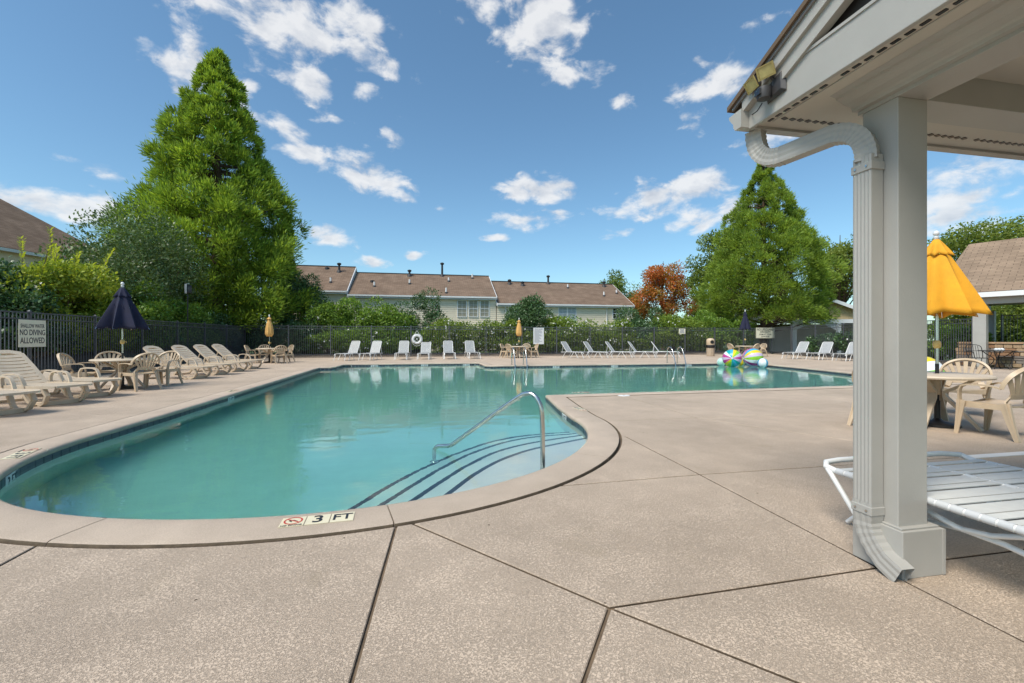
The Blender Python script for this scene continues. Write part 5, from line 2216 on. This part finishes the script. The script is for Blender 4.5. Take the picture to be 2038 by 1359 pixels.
LZ, LR, LL = 3.12, 5.75, 11.0
slab_roof('roof', [fpq(0, 0, LZ), fpq(LL, 0, LZ), fpq(LL - .3, 4.0, LR), fpq(.4, 4.0, LR)], .10, ROOFN, fp, e_)
slab_roof('roof', [fpq(LL, 8, LZ), fpq(0, 8, LZ), fpq(.4, 4.0, LR), fpq(LL - .3, 4.0, LR)], .10, ROOFN, fp, e_)
slab_roof('roof', [fpq(0, 8, LZ), fpq(0, 0, LZ), fpq(.4, 4.0, LR)], .10, ROOFN, fp, n_)
rot_e = Matrix.Rotation(math.atan2(e_.y, e_.x), 3, 'Z')
MB().box(fpq(LL / 2, -.04, LZ - .13), (LL, .12, .20), rot_e).build('gutter', TRIMW, fp)
MB().box(fpq(LL / 2, .40, LZ - .33), (LL - .4, .30, .34), rot_e).build('beam', WHITEP, fp)
MB().box(fpq(.35, 4, LZ - .33), (.30, 7.4, .34), rot_e).build('beam', WHITEP, fp)
MB().box(fpq(LL / 2, 4, LZ - .20), (LL - .6, 7, .05), rot_e).build('ceiling', CEIL, fp)
for a, b in ((1.45, .42), (5.6, .42), (10.2, .42), (.5, 7.4), (10.2, 7.4)):
    MB().box(fpq(a, b, (LZ - .5) / 2), (.40, .40, LZ - .5), rot_e).build('column', WHITEP, fp, bevel=.01)
# stone wall: single stones on both rows, cap on top
sw = thing('stone_wall', 'low stacked fieldstone wall with flat cap behind the iron table', 'stone wall', E0 + e_ * .7 + n_ * .9, math.atan2(e_.y, e_.x))
MB().span(0, 9.2, -.10, .14, 0, .96).build('wall_core', CAULK, sw)
rr = random.Random(21)
smesh = []
for k in range(7):
    w_, h_ = (.26, .34, .42, .22, .5, .30, .38)[k], 1.0
    bm = bmesh.new()
    bmesh.ops.create_cube(bm, size=1)
    bmesh.ops.bevel(bm, geom=bm.edges[:], offset=.09, segments=1, affect='EDGES')
    for v in bm.verts:
        v.co += Vector((rr.uniform(-.04, .04), rr.uniform(-.04, .04), rr.uniform(-.05, .05)))
    me = bpy.data.meshes.new('stone')
    bm.to_mesh(me)
    bm.free()
    me.materials.append(STONES[k % 4])
    smesh.append((w_, me))
zz = .0
for row in range(6):
    hh = (.16, .13, .18, .14, .17, .16)[row]
    x = rr.uniform(-.1, 0)
    while x < 9.1 and zz < .95:
        w_, me = rr.choice(smesh)
        o = obj('stone', me, None, sw)
        o.location = (x + w_ / 2, -.115 + rr.uniform(-.015, .015), zz + hh / 2)
        o.scale = (w_ - .012, .12, hh - .012)
        x += w_
    zz += hh
for k in range(8):
    MB().span(k * 1.15, k * 1.15 + 1.142, -.20, .20, .962, 1.04).build('cap_stone', STONEC, sw, bevel=.012)

# black iron bistro set before the wall
IR = mat('wrought_iron', (.02, .019, .018), .5, var=.2, vscale=20)
BT = D(1985, 17.2)
bt = thing('iron_table', 'round black wrought iron table before the stone wall', 'table', BT)
MB().lathe([(.0, .70), (.52, .70), (.54, .712), (.52, .725), (0, .725)], 32, cap=False).build('table_top', IR, bt, True)
for k in range(4):
    a = R(20 + 90 * k)
    d = Vector((math.cos(a), math.sin(a), 0))
    MB().tube(smooth_line([d * .40 + Vector((0, 0, .70)), d * .30 + Vector((0, 0, .58)), d * .10 + Vector((0, 0, .42)), d * .14 + Vector((0, 0, .22)), d * .34 + Vector((0, 0, .06)), d * .40 + Vector((0, 0, .012))], 4), .016, 6).build('leg', IR, bt, True)
cl = MB()
for k in range(5):
    cl.lathe([(.02, 0), (.07, .01), (.075, .05), (.03, .09), (.005, .095)], 9, (-.02 + .075 * (k - 2), .02 * (-1) ** k, 0))
cl = cl.build('folded_cloth', SIGNG, None, True)
cl.location = (BT.x - .02, BT.y - .1, .727)
tag(cl, 'crumpled white cloth lying on the black iron table', 'cloth')


def iron_chair():
    t = thing('iron_armchair', 'x', 'chair')
    MB().lathe([(.0, .43), (.23, .43), (.245, .44), (.23, .452), (0, .452)], 20, cap=False).build('seat', IR, t, True)
    bf = [(-.22, -.16, .44), (-.25, -.24, .70), (-.22, -.29, .90), (0, -.32, .96), (.22, -.29, .90), (.25, -.24, .70), (.22, -.16, .44)]
    b = MB().tube(smooth_line([Vector(p) for p in bf], 4), .012, 6).build('back_frame', IR, t, True)
    for k in range(5):
        x = -.14 + .07 * k
        MB().tube([(x, -.20, .46), (x * 1.1, -.26, .70), (x, -.30, .935 - abs(x) * .15)], .007, 5).build('back_bar', IR, t)
    MB().tube([(-.24, -.25, .72), (0, -.28, .72), (.24, -.25, .72)], .009, 5).build('back_rail', IR, t)
    for sx in (-1, 1):
        MB().tube(smooth_line([Vector((.25 * sx, -.22, .68)), Vector((.29 * sx, -.05, .69)), Vector((.29 * sx, .12, .68)), Vector((.27 * sx, .18, .60)), Vector((.22 * sx, .14, .44))], 3), .012, 6).build('armrest', IR, t, True)
        MB().tube([(.18 * sx, .15, .44), (.21 * sx, .20, .2), (.24 * sx, .26, .008)], .012, 6).build('leg', IR, t)
        MB().tube([(.18 * sx, -.15, .44), (.20 * sx, -.2, .2), (.23 * sx, -.27, .008)], .012, 6).build('leg', IR, t)
    return t


ic_p, ic_u = iron_chair(), []
for p, lab in ((D(1948, 17.0), 'black iron armchair on the fence side of the iron table'), (D(2028, 16.8), 'black iron armchair across the iron table from the fence'),
               (D(2000, 18.1), 'black iron armchair between iron table and stone wall')):
    place(ic_p, ic_u, p, face(p, BT), lab, 'black wrought iron armchairs')


# ================================================================== VEGETATION
def leaves(name, P_, A_, L_, W_, NH, tint, m, parent, kind=None):
    """many small leaf faces in one mesh: base point, axis, length, width, normal hint, tint"""
    k = len(P_)
    A_ = A_ / np.linalg.norm(A_, axis=1, keepdims=True)
    S = np.cross(A_, NH)
    S /= np.linalg.norm(S, axis=1, keepdims=True) + 1e-9
    N_ = np.cross(S, A_)
    L_ = L_[:, None]
    W_ = W_[:, None]
    v = np.empty((k, 4, 3), np.float32)
    v[:, 0] = P_
    v[:, 1] = P_ + A_ * L_ * .45 + S * W_ * .5 + N_ * L_ * .06
    v[:, 2] = P_ + A_ * L_ - N_ * L_ * .08
    v[:, 3] = P_ + A_ * L_ * .45 - S * W_ * .5 + N_ * L_ * .06
    me = bpy.data.meshes.new(name)
    me.vertices.add(4 * k)
    me.vertices.foreach_set('co', v.ravel())
    me.loops.add(4 * k)
    me.loops.foreach_set('vertex_index', np.arange(4 * k, dtype=np.int32))
    me.polygons.add(k)
    me.polygons.foreach_set('loop_start', np.arange(0, 4 * k, 4, dtype=np.int32))
    at = me.attributes.new('tint', 'FLOAT', 'FACE')
    at.data.foreach_set('value', np.clip(tint, 0, 1).astype(np.float32))
    me.update(calc_edges=True)
    return obj(name, me, m, parent, kind=kind)


def unit(k):
    d = rng.normal(size=(k, 3))
    return d / np.linalg.norm(d, axis=1, keepdims=True)


def conifer(label, base, H, rmax, ntuft, per_, m, shape, low=.10, seed=0):
    """cryptomeria: straight trunk, whorled limbs, rounded tufts of needle sprays in a ragged cone"""
    t = thing('cryptomeria_tree', label, 'tree', base, 0, 'tall feathery conifers')
    tr = MB().tube([(0, 0, 0), (.05, 0, H * .3), (0, .06, H * .65), (0, 0, H * .97)], [H * .024, H * .017, H * .009, H * .002], 10).build('trunk', BARK, t, True)
    # tuft centres
    q = rng.random(ntuft * 3)
    rr_ = shape(q)
    keep_ = rng.random(len(q)) < (rr_ + .12) / (rr_.max() + .12)
    q = q[keep_][:ntuft]
    k = len(q)
    th = rng.random(k) * 2 * np.pi
    lump = .90 + .13 * np.sin(3 * th + 9 * q) * np.cos(2 * th - 5 * q) + .06 * rng.normal(size=k)
    frac = np.where(rng.random(k) < .78, rng.uniform(.80, 1.05, k), rng.uniform(.30, .75, k))
    rad = rmax * shape(q) * lump * frac
    z = H * (1 - (1 - low) * q)
    cen = np.stack([rad * np.cos(th), rad * np.sin(th), z], 1)
    size = (.30 + .70 * np.clip(q * 1.7, 0, 1)) * rng.uniform(.55, 1.25, k) * H * .038
    out = np.stack([np.cos(th), np.sin(th), np.full(k, .62) - .9 * np.clip(q - .45, 0, 1)], 1)
    out /= np.linalg.norm(out, axis=1, keepdims=True)
    idx = np.repeat(np.arange(k), per_)
    kk = len(idx)
    d = out[idx] * .75 + unit(kk) * .95
    d[:, 2] += .12
    d /= np.linalg.norm(d, axis=1, keepdims=True)
    s_ = size[idx]
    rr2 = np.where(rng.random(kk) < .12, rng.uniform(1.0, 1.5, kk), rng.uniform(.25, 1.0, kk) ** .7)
    stretch = np.stack([np.ones(kk), np.ones(kk), np.full(kk, 1.15)], 1)
    P_ = cen[idx] + d * (s_ * rr2 * .82)[:, None] * stretch
    P_[:, 2] = np.maximum(P_[:, 2], 1.6)
    A_ = d + out[idx] * .35 + unit(kk) * .45 + np.array([0, 0, .25])
    L_ = rng.uniform(.17, .40, kk) * (H / 20) ** .8
    W_ = L_ * rng.uniform(.13, .24, kk)
    hint = out[idx] * .35 + d * 1.1 + unit(kk) * .45
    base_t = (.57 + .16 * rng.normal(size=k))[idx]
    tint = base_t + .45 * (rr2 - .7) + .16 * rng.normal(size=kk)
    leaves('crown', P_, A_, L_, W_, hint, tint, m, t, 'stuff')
    lb = MB()
    for i in range(0, k, 6):
        c = cen[i]
        z0 = max(.6, c[2] - .25 * np.hypot(c[0], c[1]))
        lb.tube([(0, 0, z0), (c[0] * .5, c[1] * .5, z0 + (c[2] - z0) * .35), (c[0] * .95, c[1] * .95, c[2] - .1)], [H * .006, H * .004, H * .0015], 5)
    lb.build('limbs', BARK, tr, kind='stuff')
    return t


def shape_l(q):
    return np.where(q < .9, np.clip(q, 0, 1) ** .80, .9 ** .8 * (1 - (q - .9) * 1.6))


def shape_r(q):
    return np.where(q < .66, (np.clip(q, 0, 1) / .66) ** .98 * .88, .88 + .12 * np.sin(np.clip((q - .66) / .34, 0, 1) * np.pi * .75) - .35 * np.clip(q - .88, 0, 1))


cl_ = D(432, 29.6)
conifer('tall bright green feathery conifer towering over the fence corner', cl_, ZD(108, 29.6), 6.5, 930, 230, L_CRYP, shape_l, .09)
cr_ = onv(1521, 32.0)
conifer('smaller feathery green conifer behind the no lifeguard sign', (cr_[0], 32.0, 0), ZD(318, cr_[1]), 5.0, 850, 200, L_CRYP2, shape_r, .16)


def shrub(name, label, c, rx, ry, h, m, count0, leaf=(.10, .17), z0=.15, lumps=26, group=None, upright=.2, flowers=0, wild=.12, cat='shrub', aspect=(.45, .62)):
    """leafy shrub: lumpy crown of leaf clumps on several stems"""
    count = int(count0 * 1.3)
    t = thing(name, label, cat, c, rng.random() * .1, group)
    cen = unit(lumps)
    cen[:, 2] = np.where(cen[:, 2] < 0, cen[:, 2] * .85, cen[:, 2] * 1.1)
    cen *= rng.uniform(.55, .92, (lumps, 1))
    lr_ = rng.uniform(.26, .46, lumps)
    idx = rng.integers(0, lumps, count)
    d = unit(count)
    d[:, 2] = d[:, 2] * .9 + .18
    rr_ = rng.uniform(.5, 1.0, count) ** .6
    hz = h - z0
    Pn = cen[idx] + d * (lr_[idx] * rr_)[:, None]
    P_ = np.stack([Pn[:, 0] * rx, Pn[:, 1] * ry, z0 + hz * (.36 + .60 * Pn[:, 2] * .78)], 1)
    # a few loose shoots stand out of the outline
    sh_ = rng.random(count) < wild
    P_[sh_] += d[sh_] * rng.uniform(.05, .35, (sh_.sum(), 1)) * np.minimum(np.array([rx, ry, hz * .6]), 1.3) * .40
    P_[:, 2] = np.maximum(P_[:, 2], .12 + rng.random(count) * .2)
    A_ = d * .7 + unit(count) * .7 + np.array([0, 0, upright])
    L_ = rng.uniform(leaf[0], leaf[1], count)
    W_ = L_ * rng.uniform(aspect[0], aspect[1], count)
    hint = d * .7 + unit(count) * .55 + np.array([0, 0, .45])
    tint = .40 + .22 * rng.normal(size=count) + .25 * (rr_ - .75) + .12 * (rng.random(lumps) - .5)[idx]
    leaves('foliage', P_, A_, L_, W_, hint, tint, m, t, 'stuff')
    sm = MB()
    for i in range(0, lumps, 2):
        x, y, z = cen[i]
        sm.tube([(x * rx * .12, y * ry * .12, 0), (x * rx * .5, y * ry * .5, z0 + hz * .25), (x * rx, y * ry, z0 + hz * (.36 + .47 * z))], [.035, .022, .008], 5)
    sm.build('stems', TWIG, t, kind='stuff')
    if flowers:
        k = flowers
        i2 = rng.integers(0, count, k)
        F = P_[i2] + d[i2] * .07
        fw = MB()
        pv_ = unit(k)
        leaves('blossoms', np.repeat(F, 3, 0), unit(3 * k), np.full(3 * k, .12), np.full(3 * k, .10), unit(3 * k), np.ones(3 * k), BLOSSOM, t, 'stuff')
    return t


# far hedge, read off the photograph as (pixel span, top pixel, kind)
def hedge(px0, px1, ytop, v, m, count, name, label, ry=1.1, group=None, **k):
    pc = (px0 + px1) / 2
    u, Y = onv(pc, v)
    rx = (px1 - px0) / 2 * Y / FPX
    shrub(name, label, (u, v, .1), rx * 1.08, ry, (ZD(ytop, Y) - .1) * 1.08, m, count, group=group, **k)


HG = 'shrubs of the hedge behind the far fence'
hedge(556, 655, 545, 31.9, L_HOLLY, 11000, 'holly_shrub', 'dark evergreen shrub at the foot of the tall conifer', 1.5, HG)
hedge(470, 560, 632, 30.6, L_HOLLY, 9000, 'low_shrub', 'dark shrub behind the fence corner table', .9, HG)
hedge(540, 630, 640, 30.4, L_HOLLY, 8000, 'low_shrub', 'dark shrub between the fence corner table and the first white lounger', .8, HG)
hedge(600, 700, 605, 30.9, L_CAM, 9000, 'privet_shrub', 'mid green leafy shrub behind the fence corner table and first white lounger', 1.0, HG, flowers=30)
hedge(660, 765, 588, 31.3, L_CAM, 12000, 'privet_shrub', 'loose privet shrub behind the first two white loungers', 1.2, HG, flowers=40, wild=.22)
hedge(740, 830, 597, 30.9, L_CAM, 9000, 'privet_shrub', 'privet shrub left of the life ring, behind the third white lounger', 1.0, HG, flowers=50, wild=.2)
hedge(795, 888, 580, 31.8, L_HOLLY, 12000, 'holly_shrub', 'dark rounded holly below the three tall windows', 1.5, HG)
RG = 'white flowering rose bushes behind the far fence'
for k, (a, b, y, lab) in enumerate([(845, 925, 632, 'white flowering rose bush just past the life ring'), (905, 985, 633, 'white flowering rose bush under the three tall windows'),
                                    (965, 1040, 634, 'white flowering rose bush behind the closed gold umbrella by the rules board'),
                                    (1075, 1150, 632, 'white flowering rose bush behind the first two slantwise loungers'),
                                    (1130, 1210, 637, 'white flowering rose bush behind the middle slantwise loungers'), (1190, 1260, 636, 'white flowering rose bush behind the fourth slantwise lounger')]):
    hedge(a, b, y, 30.4 + .1 * (k % 2), L_ROSE, 6500, 'rose_bush', lab, .8, RG, flowers=150, leaf=(.09, .15), wild=.25)
hedge(1000, 1096, 587, 31.6, L_HOLLY, 13000, 'holly_shrub', 'domed dark holly behind the rules board and gold umbrella', 1.5, HG)
hedge(1218, 1322, 598, 31.8, L_HOLLY, 14000, 'holly_shrub', 'domed dark holly in front of the townhouse roof end', 1.6, HG)
hedge(1060, 1160, 629, 31.4, L_CAM, 6000, 'privet_shrub', 'low green shrub under the paired curtained windows', .9, HG)
hedge(1290, 1380, 622, 31.0, L_ROSE, 9000, 'privet_shrub', 'light green shrub below the red tree', 1.0, HG, flowers=40, wild=.2)
hedge(1350, 1440, 618, 31.0, L_CAM, 9000, 'privet_shrub', 'green shrub behind the litter bin', 1.0, HG, flowers=12)
hedge(1420, 1505, 630, 30.6, L_CAM, 7000, 'privet_shrub', 'green shrub behind the closed navy umbrella', .8, HG)
hedge(1290, 1460, 640, 30.2, L_ROSE, 7000, 'rose_bush', 'long rose bush behind the litter bin and small white sign', .6, RG, flowers=50)
hedge(960, 1300, 662, 30.0, L_ROSE, 11000, 'low_shrub', 'low rose row pressed against the fence behind the slantwise loungers', .4, HG, flowers=160)
hedge(650, 870, 655, 30.1, L_CAM, 9000, 'low_shrub', 'low leafy shrub row pressed against the fence behind the white loungers', .5, HG, flowers=70)
# right side, behind the slanting fence
for px, Y, rx, h, lab in [(1640, 29, 1.1, 1.6, 'low shrub behind the fence of the three white loungers'), (1705, 26.5, 1.2, 1.7, 'low shrub behind the fence past the third white lounger'),
                          (1868, 22.5, 1.5, 2.1, 'leafy shrub with white blossoms behind the yellow umbrella'), (1915, 21.2, 1.0, 1.9, 'leafy shrub beside the far pavilion column')]:
    p = D(px, Y)
    shrub('low_shrub', lab, (p.x, p.y, .05), rx, 1.0, h, L_HOLLY if px < 1800 else L_CAM, 6000, flowers=40 if px > 1800 else 6, group='shrubs behind the right-hand fence')
for px, Y, rx, h, lab in [(1955, 33, 3.2, 5.2, 'pale green bush beyond the far pavilion'), (2060, 30, 3.4, 5.0, 'pale green bush seen under the far pavilion roof')]:
    p = D(px, Y)
    shrub('tall_bush', lab, (p.x, p.y, 0), rx, 2.2, h, L_PALE, 12000, leaf=(.14, .24), lumps=34, group='bushes beyond the far pavilion')
p = D(1990, 24)
# sign-fence side
SG = 'shrubs on the bank behind the sign fence'


def bank(px0, px1, ytop, u, m, count, name, label, ry=1.2, **k):
    v0, _ = onu(px0, u)
    v1, _ = onu(px1, u)
    v, Y = onu((px0 + px1) / 2, u)
    rv = abs(v1 - v0) / 2
    shrub(name, label, (u, (v0 + v1) / 2, .6), ry, rv * 1.05, ZD(ytop, Y) - .6, m, count, group=SG, **k)


bank(120, 400, 408, -13.6, L_GREY, 42000, 'osmanthus_shrub', 'large grey-green evergreen shrub rising beside the tall conifer', 2.3, lumps=60, leaf=(.10, .17))
bank(-80, 40, 492, -12.6, L_HOLLY, 14000, 'camellia_shrub', 'dark glossy shrub behind the shallow water sign', 1.4, lumps=34, leaf=(.09, .15))
bank(20, 235, 505, -12.1, L_LIME, 30000, 'forsythia_shrub', 'lime yellow arching shrub behind the half-open navy umbrella', 1.3, lumps=40, leaf=(.09, .16), wild=.2)
bank(185, 345, 545, -12.1, L_CAM, 21000, 'privet_shrub', 'bright green privet behind the fence between navy umbrella and conifer', 1.1, lumps=36)
bank(300, 420, 590, -12.0, L_CAM, 13000, 'privet_shrub', 'green privet behind the row of four loungers', 1.0, lumps=30)
bank(390, 500, 615, -11.9, L_HOLLY, 10000, 'low_shrub', 'dark shrub at the end of the sign fence by the corner', 1.0)
bank(-60, 170, 640, -11.7, L_HOLLY, 13000, 'low_shrub', 'dark low shrub close behind the shallow water sign fence', .6)
bank(160, 240, 668, -11.6, L_LIME, 3500, 'low_shrub', 'small yellow-leaved shrub below the navy umbrella behind the fence', .5, leaf=(.09, .15))
bank(250, 480, 655, -11.6, L_CAM, 9000, 'low_shrub', 'low green shrub row close behind the fence of the four loungers', .5)
# long arching shoots of the lime shrub
vv, YY = onu(120, -12.2)
sh_o = thing('arching_shoots', 'long arching lime shoots rising above the yellow shrub', 'shrub', (-12.2, vv, 2.6))
SP, SA, ST, SNH = [], [], [], []
stm_ = MB()
for k in range(22):
    a = rng.uniform(-.6, 1.45)
    ln_ = rng.uniform(1.2, 2.5)
    d = Vector((rng.uniform(-.3, .5), math.sin(a), math.cos(a) * .9 + .25)).normalized()
    p0 = Vector((rng.uniform(-.3, .3), rng.uniform(-1.2, 1.2), rng.uniform(-.6, .2)))
    pts = [p0 + d * ln_ * q + Vector((0, math.sin(a) * .3 * q * q, -.45 * q * q * abs(math.sin(a)))) for q in np.linspace(0, 1, 8)]
    stm_.tube(pts, [.012] * 7 + [.004], 5)
    for q in np.linspace(.1, 1, 34):
        i = min(6, int(q * 7))
        pt = pts[i].lerp(pts[i + 1], q * 7 - i)
        for s_ in (-1, 1):
            SP.append(pt)
            SA.append(Vector((s_ * .7, rng.uniform(-.4, .4), .35)) + d * .5)
            SNH.append((rng.uniform(-.3, .3), rng.uniform(-.3, .3), 1))
SP, SA, SNH = np.array(SP), np.array(SA), np.array(SNH)
leaves('foliage', SP, SA, rng.uniform(.12, .2, len(SP)), rng.uniform(.05, .08, len(SP)), SNH, .6 + .25 * rng.random(len(SP)), L_LIME, sh_o, 'stuff')
stm_.build('stems', TWIG, sh_o, kind='stuff')


def broadleaf(name, label, c, H, rx, m, count, crown0=.28, lumps=46, leaf=(.16, .28), top=1.0, group='trees behind the hedge'):
    t = thing(name, label, 'tree', c, rng.random(), group)
    tr = MB().tube([(0, 0, 0), (.08, .03, H * .3), (-.03, .05, H * .6), (0, 0, H * .9)], [H * .022, H * .016, H * .009, H * .002], 8).build('trunk', BARK, t, True)
    cen = unit(lumps) * rng.uniform(.35, .92, (lumps, 1))
    cz = (1 + cen[:, 2]) / 2
    wide = 1 - .45 * np.clip(cz - .45, 0, 1) * top * 1.6
    cx_, cy_ = cen[:, 0] * rx * wide, cen[:, 1] * rx * wide
    cz_ = H * (crown0 + (1 - crown0) * cz * .97)
    lr_ = rng.uniform(.20, .36, lumps) * rx
    idx = rng.integers(0, lumps, count)
    d = unit(count)
    rr_ = rng.uniform(.3, 1.0, count) ** .6
    P_ = np.stack([cx_[idx], cy_[idx], cz_[idx]], 1) + d * (lr_[idx] * rr_)[:, None] * np.array([1, 1, .85])
    A_ = d * .5 + unit(count) * .8
    L_ = rng.uniform(leaf[0], leaf[1], count)
    hint = d * .5 + unit(count) * .6 + np.array([0, 0, .4])
    tint = .45 + .2 * rng.normal(size=count) + .35 * (rng.random(lumps) - .5)[idx]
    leaves('crown', P_, A_, L_, L_ * rng.uniform(.55, .75, count), hint, tint, m, t, 'stuff')
    lb = MB()
    for i in range(0, lumps, 2):
        z0 = H * (crown0 * .8) + (cz_[i] - H * crown0) * .35
        lb.tube([(0, 0, z0), (cx_[i] * .5, cy_[i] * .5, (z0 + cz_[i]) / 2), (cx_[i], cy_[i], cz_[i])], [H * .008, H * .005, H * .002], 5)
    lb.build('limbs', BARK, tr, kind='stuff')
    return t


def tree_at(name, label, px, Y, ytop, halfw, m, count, **k):
    p = D(px, Y)
    broadleaf(name, label, (p.x, p.y, 0), ZD(ytop, Y), halfw * Y / FPX, m, count, **k)


tree_at('maple_tree', 'red and orange autumn maple beside the townhouse roof', 1320, 46, 500, 66, L_RED, 13000, crown0=.2, lumps=56, leaf=(.15, .26), top=.9)
tree_at('maple_tree', 'dark green tree rising behind the townhouse roof end', 1228, 60, 538, 52, L_MAPLE, 9000, crown0=.3)
tree_at('maple_tree', 'green tree half hidden behind the smaller conifer', 1432, 43, 446, 66, L_MAPLE, 13000, crown0=.25, top=.6)
tree_at('oak_tree', 'pale yellow-green tree between the smaller conifer and the column', 1672, 46, 442, 62, L_PALE, 12000, crown0=.22, top=.4, lumps=60)
tree_at('oak_tree', 'pale green tree spreading above the far pavilion roof', 1985, 36, 430, 120, L_PALE, 16000, crown0=.45, top=.3, lumps=60)
tree_at('maple_tree', 'light green tree between the red maple and smaller conifer', 1392, 52, 575, 34, L_PALE, 6000, crown0=.2)
tree_at('maple_tree', 'green tree standing between dark tree and red maple', 1262, 50, 580, 34, L_MAPLE, 5000, crown0=.2)

# loudspeaker on a pole among the shrubs
vs_p, Ys_p = onu(375, -10.95)
spk = thing('outdoor_speaker', 'white and black outdoor loudspeaker on a pole among the shrubs by the conifer', 'loudspeaker', (-10.95, vs_p, 0), R(55))
zsp = ZD(575, Ys_p)
MB().tube([(0, .06, .1), (0, .06, zsp)], .025, 8).build('pole', DARKG, spk)
MB().span(-.13, .13, -.06, .14, zsp - .19, zsp + .19).build('cabinet', BLACK, spk, bevel=.03)
MB().strip([(-.14, -.03, zsp - .22), (-.165, -.06, zsp), (-.14, -.03, zsp + .22), (0, .0, zsp + .24)], Vector((0, 1, 0)), .06, .02).build('shield', WFRAME, spk, True)
co_ = MB().lathe([(.0, 0), (.095, 0), (.10, .012), (.0, .012)], 20, cap=False).build('cone', DARKG, spk)
co_.location, co_.rotation_euler = (0, -.062, zsp), (R(90), 0, 0)
